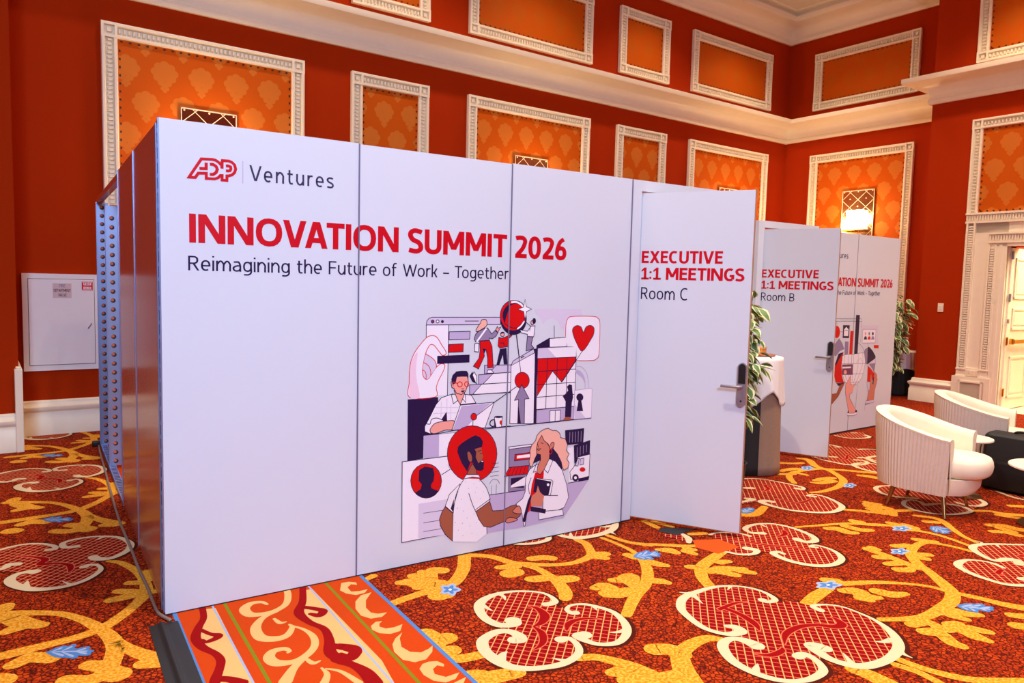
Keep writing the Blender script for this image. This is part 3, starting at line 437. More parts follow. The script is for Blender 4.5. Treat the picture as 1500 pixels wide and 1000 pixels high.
CARPET = (
    'G|M1;B1|lat|1409 -685 1475 -610 1576 -574 1693 -624 1786 -711 1796 -826 1779 -889 1804 -927 1857 -926 1941 -966 1989 -1049 1986 -1170 1933 -1269 1851 -1344 1788 -1354 1692 -1317 16'
    '55 -1251 1610 -1295 1572 -1347 1494 -1397 1402 -1400 1309 -1357 1236 -1303 1189 -1207 1193 -1078 1222 -1018 1269 -981 1367 -970 1391 -963 1368 -914 1371 -786;S|cr|1736 -841 40 1772'
    ' -848 55 1805 -832 45 1818 -764 30 1795 -699 25 1721 -640 25 1630 -605 35 1533 -609 50 1453 -646 65 1401 -712 65 1373 -817 60 1387 -904 60 1425 -940 60 1472 -946 75 1481 -916 75;S|'
    'cr|1435 -676 50 1449 -770 5;S|cr|1591 -609 35 1593 -652 25 1576 -692 6;S|cr|1376 -1088 60 1405 -1099 75 1420 -1061 70 1400 -1000 55 1343 -976 60 1262 -1003 65 1224 -1045 70 1200 -1'
    '118 70 1204 -1210 75 1228 -1287 60 1286 -1338 50 1357 -1368 45 1441 -1383 50 1535 -1362 50 1588 -1319 45 1614 -1259 40 1613 -1207 40 1573 -1196 55;S|cr|1211 -1220 70 1257 -1176 40 '
    '1289 -1164 5;S|cr|1487 -1381 40 1457 -1352 25 1433 -1315 5;S|cr|1813 -1003 40 1794 -989 45 1797 -947 30 1849 -918 25 1919 -946 30 1961 -1009 35 1989 -1096 40 1965 -1202 50 1914 -12'
    '86 55 1843 -1340 50 1771 -1357 45 1701 -1323 40 1671 -1266 50 1666 -1211 70 1702 -1218 65;S|cr|1901 -1279 40 1862 -1277 25 1822 -1260 5;S|cr|1944 -992 30 1929 -1038 5;S|cm|1648 -81'
    '4 8 1670 -866 45 1654 -949 75 1596 -1003 55 1536 -1019 15;S|cm|1536 -1019 15 1533 -1093 50 1493 -1163 50 1445 -1199 30 1401 -1211 5;S|cm|1881 -1124 6 1824 -1084 25 1761 -1070 40 17'
    '02 -1086 50 1654 -1135 15;G|M2;B1|lat|2338 -1220 2444 -1143 2555 -1116 2718 -1125 2834 -1181 2907 -1280 2903 -1387 2873 -1449 2947 -1492 2981 -1571 3059 -1590 3120 -1677 3127 -1755'
    ' 3126 -1834 3079 -1944 3009 -2033 2914 -2086 2786 -2114 2641 -2103 2575 -2040 2553 -1953 2506 -1951 2450 -2016 2404 -2047 2314 -2057 2242 -2031 2168 -1965 2135 -1878 2153 -1757 217'
    '4 -1655 2214 -1612 2282 -1590 2358 -1613 2291 -1560 2272 -1463 2272 -1342 2301 -1264;S|cr|2384 -1505 35 2413 -1537 65 2401 -1581 75 2335 -1574 50 2289 -1524 40 2271 -1448 45 2293 -'
    '1339 50 2338 -1236 55 2438 -1157 60 2555 -1135 50 2706 -1137 35 2815 -1180 25 2884 -1257 25 2901 -1341 30 2872 -1423 45 2814 -1425 40 2805 -1393 45;S|cr|2519 -1133 50 2502 -1114 25'
    ' 2478 -1087 6;S|cr|2525 -1136 60 2501 -1202 25 2481 -1259 5;S|cr|2803 -1173 30 2742 -1204 5;S|cr|2350 -1718 70 2344 -1660 70 2308 -1612 50 2241 -1615 60 2184 -1661 65 2135 -1759 60'
    ' 2134 -1866 50 2167 -1954 45 2227 -2012 40 2313 -2039 45 2413 -2029 50 2460 -1985 45 2484 -1926 45 2475 -1888 60 2436 -1885 50;S|cr|2148 -1874 50 2186 -1850 30 2215 -1833 5;S|cr|26'
    '15 -1905 60 2601 -1864 80 2573 -1848 60 2554 -1915 65 2547 -1987 55 2579 -2061 60 2641 -2103 65 2770 -2118 60 2903 -2093 65 2997 -2040 60 3072 -1955 50 3118 -1853 30 3127 -1755 20 '
    '3116 -1666 18 3061 -1604 22 2999 -1581 35 2973 -1592 40 2974 -1634 40;S|cr|2915 -2086 60 2894 -2127 30 2894 -2170 6;S|cr|2984 -2018 50 2926 -2009 30 2892 -1981 5;S|cr|2599 -2049 40'
    ' 2652 -1973 5;S|cm|2711 -1366 10 2642 -1343 30 2511 -1352 40;S|cm|2542 -1357 40 2554 -1449 50 2535 -1555 55 2494 -1621 10;S|cm|2952 -1718 15 2948 -1747 40 2920 -1793 70 2864 -1790 '
    '60 2801 -1732 40 2704 -1698 50 2579 -1713 50 2478 -1779 5;S|cm|2279 -1768 5 2333 -1812 45 2411 -1813 45 2443 -1792 10;G|M3;B1|lat|3376 -502 3472 -490 3581 -567 3586 -633 3667 -549 '
    '3814 -494 3975 -547 4047 -691 4031 -847 3964 -936 3886 -969 3809 -971 3864 -1046 3848 -1166 3764 -1254 3610 -1285 3496 -1221 3436 -1097 3434 -976 3464 -937 3396 -899 3299 -913 3246'
    ' -870 3216 -785 3333 -707 3351 -597;S|cr|3732 -666 45 3667 -614 40 3702 -535 50 3827 -508 40 3961 -558 30 4016 -691 40 3996 -860 50 3922 -944 60 3844 -925 50 3837 -866 60;S|cr|3877'
    ' -529 30 3862 -606 5;S|cr|3816 -1028 35 3795 -999 35 3853 -1002 25 3862 -1117 35 3778 -1236 50 3631 -1271 50 3506 -1214 50 3446 -1090 55 3459 -962 55 3514 -957 45 3518 -995 35;S|cr'
    '|3386 -809 55 3411 -866 60 3344 -898 40 3256 -862 35 3222 -802 30 3189 -764 30;S|cr|3376 -502 30 3461 -500 25 3574 -572 20 3600 -657 35;S|cm|3427 -685 8 3513 -762 30 3567 -852 35 3'
    '676 -941 30 3714 -1048 10;S|cm|3907 -704 40 3853 -755 50 3753 -764 10;B0|pat|3184 -519 3356 -593 3367 -769 3140 -784 3100 -635;B1|lat|3073 -334 3228 -388 3137 -539 3098 -426;S|cr|3'
    '220 -384 30 3189 -477 60 3129 -540 40;G|M4;B1|lat|4675 422 4890 366 5024 200 5042 7 5020 -89 4970 -114 4940 -184 4986 -275 4939 -444 4848 -548 4665 -624 4500 -563 4381 -427 4340 -2'
    '73 4349 -142 4112 -60;S|cr|4662 410 20 4835 388 25 4953 306 20 5015 141 25 5045 -31 40 4986 -88 40 4963 -41 45;S|cr|4558 192 50 4624 150 60;S|cr|4323 -33 50 4348 -78 65 4202 -84 30'
    ';S|cr|4438 -198 50 4410 -152 70 4352 -159 70 4337 -257 55 4371 -407 45 4481 -533 45 4629 -605 50 4806 -570 60 4900 -469 45 4955 -324 30 4931 -229 25 4854 -230 35 4881 -268 45;S|cm|'
    '4896 113 5 4799 153 40 4728 67 45 4603 30 5;S|cm|4547 -153 10 4572 -230 30 4588 -322 35 4716 -323 35 4809 -294 10;G|M5;B1|lat|4743 -1553 4889 -1537 5169 -1701 5346 -1838 5004 -2030'
    ' 4528 -2174 4327 -2050 4257 -1981 4229 -1867 4239 -1750 4347 -1661 4473 -1653 4577 -1723 4600 -1781 4631 -1684 4678 -1591;S|cr|4706 -1862 50 4761 -1826 70 4723 -1782 70 4631 -1753 '
    '45 4664 -1655 50 4746 -1567 60 4848 -1548 50 4961 -1593 35 5075 -1667 30 5163 -1736 30 5176 -1869 40;S|cr|4843 -1558 40 4921 -1545 20 4931 -1495 5;S|cr|4978 -1607 30 4917 -1663 5;S'
    '|cr|4544 -1842 35 4564 -1783 35 4552 -1720 25 4486 -1660 35 4378 -1656 60 4301 -1700 55 4257 -1802 50 4250 -1909 45 4266 -1977 45 4342 -2039 45 4516 -2119 45;S|cr|4438 -1986 60 449'
    '5 -2018 70;S|cm|4414 -1901 5 4413 -1869 40 4495 -1853 40;S|cm|4884 -1802 50 4943 -1859 50;G|M6;B1|lat|5699 -354 5992 -593 6105 -894 6006 -1067 5854 -1093 5664 -1129 5482 -1129 5316'
    ' -1039 5273 -882 5397 -739 5476 -577 5552 -420;S|cr|5803 -389 30 5699 -354 40 5592 -381 50 5500 -492 50 5504 -611 45 5605 -721 45;S|cr|5496 -846 40 5538 -786 40 5524 -727 40 5424 -'
    '724 40 5308 -798 40 5268 -930 40 5351 -1065 40 5515 -1131 40 5660 -1126 45 5714 -1017 40 5643 -908 40 5488 -859 50;S|cr|6105 -894 40 6053 -1019 50 5974 -1086 50 5854 -1093 50 5793 '
    '-1024 40 5802 -939 30;B1|lat|6527 -878 6451 -1040 6391 -1200 6616 -1322 7390 -1120 7384 -840;S|cr|6570 -859 30 6430 -1049 45 6411 -1192 45 6530 -1313 45;G|M10;B1|lat|6723 1003 6868'
    ' 930 6905 830 7001 701 7048 519 7161 423 6725 170 6576 213 6423 190 6289 176 6183 264 6159 496 6174 664;S|cr|6845 942 30 6889 899 40 6874 797 40 6825 822 35;S|cr|6308 596 50 6335 5'
    '64 50 6383 522 60;S|cr|6179 626 30 6146 520 30 6155 395 40 6183 264 45 6318 194 45 6458 222 50 6497 305 40 6450 346 45;S|cr|6578 386 50 6627 361 70 6622 240 45 6709 161 40;S|cr|715'
    '8 502 30 7101 551 30 7028 607 45 6958 623 45;S|cm|6571 722 30 6516 618 10;S|cm|6304 421 10 6427 428 40 6559 504 30 6711 519 25 6910 436 20;B1|lat|7444 1240 7784 1240 7912 1178 7754'
    ' 970 7593 936 7431 1016 7389 1128;S|cr|7424 1226 25 7410 1095 30 7480 1001 40 7622 953 45 7742 977 50 7781 1051 40;S|cr|7758 1214 40 7817 1185 30;G|M7;B1|lat|-837 1414 -728 1468 -5'
    '74 1477 -456 1381 -425 1314 -374 1437 -248 1454 -100 1372 -32 1185 -88 1024 -197 964 -249 1002 -225 894 -231 806 -320 661 -434 633 -570 677 -659 807 -675 885 -635 984 -671 1030 -82'
    '2 1127;S|cr|-330 1299 40 -393 1317 50 -395 1409 40 -299 1450 35 -182 1427 30 -86 1341 40 -40 1190 50 -77 1061 50 -164 982 50 -234 1007 70 -254 1054 50;S|cr|-174 1413 40 -224 1364 6'
    ';S|cr|-308 907 45 -277 923 40 -237 888 30 -235 796 35 -319 684 40 -434 644 45 -556 685 60 -639 795 70 -665 892 65 -635 959 50 -586 976 50 -550 961 60;S|cr|-594 747 60 -581 832 6;S|'
    'cr|-384 662 30 -421 730 5;S|cr|-835 1385 40 -727 1453 40 -613 1493 30 -510 1451 30 -448 1371 40 -445 1310 40 -480 1315 40;S|cr|-631 1135 60 -674 1147 60 -695 1106 50 -758 1091 50 -'
    '860 1186 50;S|cm|-633 1286 10 -535 1203 40 -497 1141 60 -520 1073 60 -439 1041 35 -381 981 50 -376 901 40 -388 857 10;S|go|-758 -76 70 -622 -64 80 -509 -51 70 -390 -37 65 -283 5 70'
    ' -192 100 65 -114 213 60 -50 347 70 -37 524 55 -63 712 50 -125 878 45 -183 937 30;S|go|-283 5 70 -351 154 55 -442 282 50 -568 365 60 -656 405 70 -731 439 60;S|go|-283 5 60 -248 -11'
    '9 75 -239 -240 80 -268 -377 80 -308 -468 90 -375 -477 90 -438 -433 80;S|go|-239 -158 50 -193 -266 50 -142 -359 60 -70 -463 70;S|go|-671 513 60 -683 479 70;S|go|-655 367 80 -598 259'
    ' 80 -537 197 60 -519 186 50;S|go|-663 189 50 -616 215 70;S|go|-217 335 50 -150 339 60 -77 363 60;S|go|-170 438 50 -110 393 60;S|go|-111 530 45 -47 506 50;S|go|-7 654 50 -6 530 50;S'
    '|go|1 341 40 -56 351 50;S|go|-626 -182 60 -566 -143 70;S|go|-488 -203 60 -538 -159 70;S|go|-352 -343 60 -292 -392 80;S|go|-254 -493 90 -285 -454 90;S|go|-152 -452 60 -88 -467 80;S|'
    'go|-680 -298 90 -659 -310 80;S|bl|-507 -127 8 -456 -153 50 -379 -193 50 -336 -219 25;S|bl|-449 -157 35 -418 -208 48 -401 -240 30;S|ls|-445 -164 4 -418 -208 14 -404 -234 10;S|bl|-44'
    '9 -157 35 -419 -136 48 -402 -121 30;S|ls|-446 -152 4 -419 -136 14 -405 -124 10;S|bl|-486 -137 35 -455 -182 48 -438 -209 30;S|ls|-483 -144 4 -455 -182 14 -441 -204 10;S|bl|-486 -137'
    ' 35 -456 -124 48 -440 -113 30;S|ls|-483 -134 4 -456 -124 14 -443 -115 10;S|bl|-398 -183 35 -367 -218 48 -350 -239 30;S|ls|-394 -188 4 -367 -218 14 -353 -235 10;S|bl|-398 -183 35 -3'
    '67 -180 48 -350 -176 30;S|ls|-394 -182 4 -367 -180 14 -353 -177 10;S|ls|-490 -135 4 -422 -171 12 -350 -210 12;G|V;S|go|1011 -432 60 1153 -399 60 1281 -380 70 1362 -370 70 1454 -344'
    ' 80 1584 -210 80 1667 -78 80 1748 68 80;S|go|1292 -461 90 1331 -474 70;S|go|1374 -318 80 1283 -267 100 1237 -220 80 1185 -201 50;S|go|1349 -244 70 1422 -130 60 1472 -158 70;S|go|13'
    '56 -166 60 1361 -123 50;S|go|1303 -178 60 1292 -151 60;S|go|1240 -310 50 1286 -307 60;B1|lb|1437 -456 1416 -470 1397 -473 1383 -491 1362 -505 1350 -488 1345 -468 1329 -461 1316 -44'
    '4 1329 -420 1345 -404 1350 -381 1362 -355 1383 -357 1398 -368 1418 -361 1439 -362 1438 -389 1430 -412 1438 -431;B1|bl|1422 -447 1404 -453 1390 -449 1383 -467 1368 -482 1362 -464 13'
    '64 -446 1349 -448 1336 -439 1349 -422 1364 -415 1362 -398 1368 -376 1383 -384 1390 -398 1404 -385 1423 -381 1417 -403 1406 -419 1417 -429;B1|wh|1391 -430 1384 -436 1377 -436 1373 -'
    '430 1375 -421 1382 -415 1389 -415 1393 -421;S|go|1742 -29 60 1842 -112 60 1899 -259 65 1967 -323 60 2106 -414 50 2229 -445 50 2353 -424 60 2428 -372 60 2506 -218 60 2507 -129 60 25'
    '67 -7 60;S|go|2047 -265 60 2117 -284 60 2155 -318 60;S|go|1790 -285 45 1884 -313 70;S|go|1793 -394 90 1832 -393 90;S|go|1859 -524 60 1913 -544 70 1961 -559 60;S|go|2073 -634 70 202'
    '5 -618 80;S|go|2497 -424 60 2436 -403 70;S|go|2451 -479 50 2413 -431 60;S|go|2612 -508 50 2625 -563 60;S|go|2105 -807 50 2171 -812 70 2170 -918 90 2242 -928 70;S|go|2265 -772 50 23'
    '32 -815 70 2321 -908 60;S|go|2352 -781 70 2387 -789 80 2333 -860 60;S|go|2117 -898 80 2158 -932 80;S|go|1955 -341 60 1983 -430 55 1977 -591 70 1953 -688 80 1918 -774 80 1875 -831 7'
    '0;S|go|2674 -185 35 2689 -334 35 2683 -487 40 2631 -619 50 2553 -752 70 2403 -900 70 2220 -1008 70 2032 -1151 60;S|go|2739 -165 30 2775 -332 35 2865 -446 40;S|go|2833 -428 40 2874 '
    '-437 40 2973 -513 50 3066 -582 50 3125 -605 40;S|go|2451 -882 60 2500 -921 60 2518 -958 40;S|go|2645 -653 70 2673 -720 60 2701 -761 40;S|go|2854 -540 40 2904 -582 70 2916 -631 50;S'
    '|go|2997 -648 60 3003 -707 40;S|go|3034 -613 50 3055 -653 40;S|go|3178 -59 40 3161 -204 40;S|go|3230 -104 40 3267 -245 35;S|go|3269 -426 40 3364 -463 40;S|bl|2618 -559 8 2672 -569 '
    '55 2755 -585 55 2799 -598 28;S|bl|2680 -571 38 2692 -610 52 2696 -635 33;S|ls|2680 -577 4 2692 -610 15 2696 -630 11;S|bl|2680 -571 38 2733 -544 52 2766 -524 33;S|ls|2687 -566 4 273'
    '3 -544 15 2760 -528 11;S|bl|2639 -563 38 2656 -596 52 2663 -617 33;S|ls|2640 -568 4 2656 -596 15 2662 -613 11;S|bl|2639 -563 38 2689 -543 52 2718 -528 33;S|ls|2646 -559 4 2689 -543'
    ' 15 2712 -531 11;S|bl|2735 -581 38 2757 -606 52 2767 -621 33;S|ls|2736 -585 4 2757 -606 15 2765 -618 11;S|bl|2735 -581 38 2779 -570 52 2806 -562 33;S|ls|2740 -579 4 2779 -570 15 28'
    '00 -563 11;S|ls|2636 -562 4 2709 -577 14 2785 -593 14;S|go|2692 -1119 70 2765 -991 75 2879 -886 80 3011 -832 80 3131 -792 70 3197 -779 50;S|go|2812 -848 50 2855 -885 60;S|go|3095 -'
    '906 40 3037 -886 60;S|go|2864 -964 50 2942 -959 60 3009 -996 60 3079 -1036 45;S|go|3034 -1047 50 3078 -1103 45;S|go|2916 -993 60 2961 -1078 50;S|go|5105 83 50 5192 189 60 5308 285 '
    '60 5458 330 60 5631 323 60 5817 269 60 5721 69 65 5572 -88 70 5334 -185 60 5083 -209 50 4970 -182 40;S|go|5271 14 40 5318 -30 60 5480 -40 70;S|go|5350 48 40 5460 47 60 5577 25 60;S'
    '|go|5981 663 50 6007 578 60 5845 386 55 5817 269 50;S|go|5644 625 50 5736 555 50 5837 526 40;S|go|5369 418 50 5532 417 60 5595 385 60;S|go|5183 432 50 5263 349 60 5375 291 50;S|go|'
    '5454 209 40 5442 297 50;S|go|5817 269 50 5968 126 50 6047 22 60 6160 -79 60;S|go|5899 -44 50 5939 -94 70 5961 -177 70;S|go|4768 -608 40 4843 -678 40 4913 -759 45 4960 -813 70;S|go|'
    '5025 -650 50 5038 -725 60;S|go|5126 -575 40 5144 -662 50;S|go|4062 -695 30 4230 -749 35 4381 -794 40 4506 -849 50 4585 -918 50 4696 -1005 40;S|go|4235 -827 50 4294 -867 70 4294 -94'
    '5 70 4328 -981 50;S|go|4405 -858 60 4424 -963 60 4482 -1000 50;S|go|4568 -818 60 4595 -864 50;S|go|3914 -286 60 4031 -349 60 4261 -260 45;B1|lb|5539 -239 5506 -246 5480 -246 5454 -'
    '258 5421 -266 5411 -251 5414 -235 5395 -227 5384 -212 5410 -195 5438 -185 5453 -168 5479 -151 5506 -156 5521 -166 5549 -163 5576 -168 5566 -188 5547 -204 5549 -219;B1|bl|5522 -230 '
    '5496 -232 5480 -226 5464 -239 5438 -249 5437 -234 5447 -221 5427 -220 5412 -211 5437 -200 5459 -197 5463 -183 5479 -168 5496 -176 5500 -187 5522 -180 5548 -179 5533 -195 5512 -206 '
    '5523 -215;B1|wh|5488 -212 5477 -216 5468 -215 5465 -209 5471 -203 5482 -199 5491 -200 5494 -205;B1|lb|5756 331 5721 323 5693 323 5666 309 5632 300 5620 316 5622 334 5601 342 5589 3'
    '58 5616 377 5645 389 5659 408 5686 428 5715 423 5732 412 5762 416 5791 412 5781 389 5762 370 5765 353;B1|bl|5737 341 5709 339 5692 344 5675 330 5649 319 5647 335 5656 350 5635 351 '
    '5618 360 5644 373 5668 377 5671 392 5688 410 5706 401 5711 388 5734 397 5762 398 5746 380 5725 368 5737 358;B1|wh|5700 361 5688 356 5678 357 5675 363 5681 370 5692 375 5702 374 570'
    '6 368;S|bl|3975 -277 8 4025 -266 60 4100 -250 60 4142 -242 30;S|bl|4031 -265 42 4060 -279 57 4075 -289 36;S|ls|4034 -268 4 4060 -279 17 4072 -287 12;S|bl|4031 -265 42 4063 -237 57 '
    '4081 -220 36;S|ls|4035 -261 4 4063 -237 17 4077 -223 12;S|bl|3995 -273 42 4023 -283 57 4039 -290 36;S|ls|3998 -275 4 4023 -283 17 4036 -289 12;S|bl|3995 -273 42 4026 -250 57 4043 -'
    '235 36;S|ls|3998 -270 4 4026 -250 17 4040 -238 12;S|bl|4081 -254 42 4111 -258 57 4127 -262 36;S|ls|4085 -255 4 4111 -258 17 4124 -261 12;S|bl|4081 -254 42 4113 -236 57 4131 -224 36'
    ';S|ls|4085 -251 4 4113 -236 17 4127 -227 12;S|ls|3992 -274 4 4058 -259 15 4129 -244 15;S|go|4593 -910 40 4707 -1002 40 4708 -1105 50 4784 -1190 45 4818 -1334 40 4785 -1526 40;S|go|'
    '4899 -1517 35 4953 -1408 40 5047 -1292 50 5176 -1153 60 5192 -1068 60 5128 -979 50;S|go|4772 -978 50 4777 -1032 60;S|go|4824 -1066 60 4811 -1133 70;S|go|5049 -1099 50 5107 -1146 50'
    ';S|go|4873 -739 40 5026 -799 50 5257 -891 40;S|go|5072 -617 60 5098 -719 70 5104 -791 60 4983 -884 50;S|go|4968 -700 50 4970 -785 60;S|go|5119 -589 50 5149 -659 60;S|go|4578 -1276 '
    '50 4607 -1324 60 4653 -1370 40;S|go|4405 -1314 60 4315 -1277 50;S|go|4287 -1433 60 4352 -1481 50;S|go|4241 -1465 60 4263 -1512 50;S|go|4092 -1215 50 4091 -1335 50 4071 -1461 50 405'
    '1 -1560 55;S|go|4145 -1215 50 4144 -1256 40;S|go|4013 -1338 60 4064 -1378 50;S|go|3952 -1439 50 4038 -1465 60;S|go|3919 -1524 60 3967 -1555 60 4013 -1555 40;S|go|5681 -1138 40 5784'
    ' -1210 40 5817 -1312 60 6001 -1477 50;S|go|5735 -1290 45 5784 -1407 50;S|go|6106 -1222 50 6246 -1340 60;S|go|5395 -1380 50 5480 -1441 60 5484 -1532 70 5541 -1621 60;S|go|5258 -1465'
    ' 50 5317 -1512 50 5337 -1593 60;S|go|5396 -1454 60 5385 -1535 60;S|go|4678 -1591 40 4655 -1454 40 4571 -1343 50 4395 -1359 60 4249 -1423 70 4124 -1535 70 4052 -1645 65 3947 -1767 7'
    '0 3895 -1832 80;B1|lb|4795 -1135 4763 -1137 4735 -1133 4712 -1141 4681 -1143 4665 -1127 4662 -1112 4640 -1101 4624 -1085 4646 -1073 4672 -1068 4681 -1053 4703 -1041 4732 -1049 4751'
    ' -1062 4780 -1063 4810 -1072 4805 -1089 4791 -1103 4799 -1118;B1|bl|4774 -1124 4747 -1122 4729 -1114 4716 -1124 4693 -1129 4687 -1115 4693 -1103 4671 -1099 4653 -1088 4675 -1082 46'
    '97 -1082 4697 -1069 4709 -1057 4728 -1067 4736 -1079 4758 -1075 4784 -1079 4774 -1092 4756 -1099 4769 -1109;B1|wh|4733 -1101 4723 -1103 4712 -1101 4708 -1095 4712 -1090 4722 -1088 '
    '4732 -1090 4736 -1096;B1|lb|4304 -1387 4275 -1389 4250 -1386 4228 -1393 4200 -1396 4187 -1381 4185 -1367 4165 -1358 4152 -1343 4172 -1332 4196 -1326 4205 -1313 4225 -1301 4252 -130'
    '8 4268 -1320 4294 -1320 4321 -1328 4316 -1344 4302 -1357 4308 -1371;B1|bl|4285 -1376 4262 -1375 4245 -1368 4233 -1377 4211 -1383 4207 -1370 4213 -1359 4193 -1355 4177 -1346 4198 -1'
    '339 4218 -1339 4218 -1327 4230 -1316 4247 -1325 4254 -1336 4274 -1332 4297 -1335 4287 -1347 4270 -1354 4282 -1363;B1|wh|4249 -1356 4240 -1358 4231 -1356 4227 -1351 4231 -1346 4240 '
    '-1344 4249 -1346 4253 -1351;S|bl|4972 -1177 8 4958 -1220 55 4937 -1282 55 4920 -1316 28;S|bl|4956 -1225 38 4901 -1250 52 4866 -1263 33;S|ls|4947 -1228 4 4901 -1250 15 4873 -1261 11'
    ';S|bl|4956 -1225 38 4994 -1251 52 5021 -1265 33;S|ls|4963 -1228 4 4994 -1251 15 5016 -1262 11;S|bl|4967 -1194 38 4921 -1220 52 4891 -1233 33;S|ls|4959 -1197 4 4921 -1220 15 4897 -1'
    '231 11;S|bl|4967 -1194 38 4996 -1220 52 5016 -1234 33;S|ls|4972 -1197 4 4996 -1220 15 5012 -1231 11;S|bl|4942 -1267 38 4909 -1291 52 4888 -1304 33;S|ls|4937 -1269 4 4909 -1291 15 4'
    '893 -1302 11;S|bl|4942 -1267 38 4958 -1292 52 4970 -1305 33;S|ls|4945 -1269 4 4958 -1292 15 4968 -1303 11;S|ls|4967 -1192 4 4949 -1247 14 4927 -1305 14;S|go|4040 -1657 65 3961 -176'
    '8 65 3870 -1863 75 3740 -1928 80 3593 -1953 75 3392 -1963 65 3266 -1920 50 3156 -1863 45;S|go|3848 -1874 50 3828 -1767 35 3746 -1671 35 3609 -1568 50 3488 -1512 60 3414 -1483 60;S|'
    'go|3318 -1542 50 3377 -1585 80 3363 -1650 80 3409 -1699 40;S|go|3317 -1651 60 3334 -1696 40;S|go|3486 -1647 70 3518 -1711 70 3595 -1746 40;S|go|3374 -1400 60 3412 -1436 60;S|go|298'
    '2 -1546 55 3115 -1508 60 3284 -1476 50;B1|lb|3391 -1494 3361 -1496 3334 -1491 3313 -1499 3283 -1501 3266 -1484 3260 -1468 3238 -1456 3220 -1439 3239 -1427 3262 -1421 3269 -1406 328'
    '8 -1392 3317 -1402 3338 -1415 3365 -1417 3396 -1426 3394 -1445 3382 -1459 3392 -1476;B1|bl|3369 -1482 3343 -1479 3324 -1471 3313 -1481 3292 -1487 3284 -1472 3288 -1459 3267 -1454 3'
    '247 -1443 3268 -1436 3289 -1436 3286 -1423 3296 -1409 3317 -1421 3326 -1434 3346 -1430 3372 -1434 3364 -1448 3348 -1455 3363 -1466;B1|wh|3326 -1457 3317 -1459 3307 -1457 3301 -1451'
    ' 3304 -1445 3313 -1443 3323 -1445 3329 -1451;S|go|3868 -1898 40 3913 -2004 45 3946 -2112 55 4010 -2225 60;S|go|3827 -2192 50 3904 -2267 60;S|go|3708 -2263 60 3772 -2320 60;S|go|350'
    '5 -1966 60 3597 -1998 70 3630 -2059 60 3676 -2101 40;S|go|3539 -2027 60 3555 -2091 40;S|go|3237 -1976 50 3338 -1991 60;S|go|3348 -2017 60 3332 -2085 80 3401 -2124 80 3394 -2213 90 '
    '3399 -2270 50;S|go|3217 -2055 60 3271 -2086 70;S|go|3264 -2119 60 3221 -2184 60 3223 -2228 50;S|go|3469 -2164 60 3502 -2224 45;S|go|3411 -2082 60 3455 -2098 60;S|go|2825 -2145 50 2'
    '841 -2240 50 2887 -2348 55 2965 -2437 55 3165 -2562 55;S|go|2765 -2164 35 2789 -2254 35 2780 -2351 35;S|go|2557 -2088 60 2573 -2157 70 2570 -2241 80;S|bl|3683 -1983 8 3720 -2019 55'
    ' 3776 -2072 55 3803 -2102 28;S|bl|3725 -2024 38 3711 -2053 52 3700 -2069 33;S|ls|3722 -2027 4 3711 -2053 15 3702 -2066 11;S|bl|3725 -2024 38 3784 -2038 52 3822 -2044 33;S|ls|3734 -'
    '2025 4 3784 -2038 15 3814 -2043 11;S|bl|3698 -1998 38 3691 -2025 52 3685 -2041 33;S|ls|3696 -2001 4 3691 -2025 15 3686 -2038 11;S|bl|3698 -1998 38 3750 -2013 52 3782 -2021 33;S|ls|'
    '3705 -1999 4 3750 -2013 15 3775 -2019 11;S|bl|3763 -2059 38 3765 -2084 52 3765 -2099 33;S|ls|3762 -2062 4 3765 -2084 15 3765 -2096 11;S|bl|3763 -2059 38 3804 -2077 52 3830 -2086 33'
    ';S|ls|3768 -2061 4 3804 -2077 15 3825 -2084 11;S|ls|3695 -1995 4 3745 -2043 14 3795 -2093 14;S|go|2247 -1584 50 2206 -1546 60 2100 -1546 75 1974 -1591 85 1889 -1688 100 1819 -1804 '
    '120;S|go|1900 -1496 80 1959 -1530 80 1974 -1591 80;S|go|1735 -1711 90 1810 -1722 80 1854 -1736 90;S|go|1542 -1378 60 1613 -1413 60 1673 -1502 70 1707 -1578 80 1725 -1667 90;S|go|15'
    '88 -1554 50 1633 -1571 80 1673 -1592 80;S|go|1613 -1644 90 1667 -1600 80;S|go|1659 -1666 70 1715 -1650 80;S|go|1195 -1131 50 1050 -1102 55 1033 -1015 60 1028 -938 60;S|go|1108 -909'
    ' 80 1055 -898 90 1041 -820 80;S|go|1073 -1025 70 1045 -1028 70;S|go|1222 -1337 70 1124 -1321 80 1059 -1306 90 1033 -1267 80;S|go|1063 -1262 60 1093 -1280 50;S|go|1033 -65 30 1090 -'
    '36 40;G|BORDER;S|cb|468 -118 25 451 -78 40 400 -67 60 355 -117 80 363 -194 80 422 -221 60 490 -212 55 555 -159 55 596 -50 55 609 41 50;S|cb|488 -219 50 412 -261 50 354 -351 75 348 '
    '-463 85 402 -513 80 460 -506 60 505 -438 40 503 -401 20;S|cb|456 -303 25 469 -361 40 502 -363 10;S|cb|503 -413 20 548 -487 30 564 -581 50 541 -671 55 484 -736 60 416 -764 60 348 -7'
    '37 85 333 -675 80 363 -627 65 413 -628 50 428 -662 30 412 -674 15;S|cb|473 -770 30 487 -819 40 524 -814 10;S|cb|458 -762 50 400 -819 60 340 -908 90;S|cb|505 -874 15 509 -940 40 471'
    ' -1009 60;S|cb|517 -891 15 568 -949 30 603 -1075 50;B0|cb|183 -21 231 -31 223 -858 86 -777 127 -660 147 -594 139 -521 97 -427 87 -320 118 -214 157 -123;B0|cb|685 -43 730 -44 757 -9'
    '50 728 -1160 669 -1015 645 -950 605 -861 584 -767 620 -643 633 -528 594 -425 580 -298 639 -170;B0|cb|707 -568 730 -505 730 -1152 666 -1114 657 -1012 634 -927 598 -870;S|rw|174 5 50'
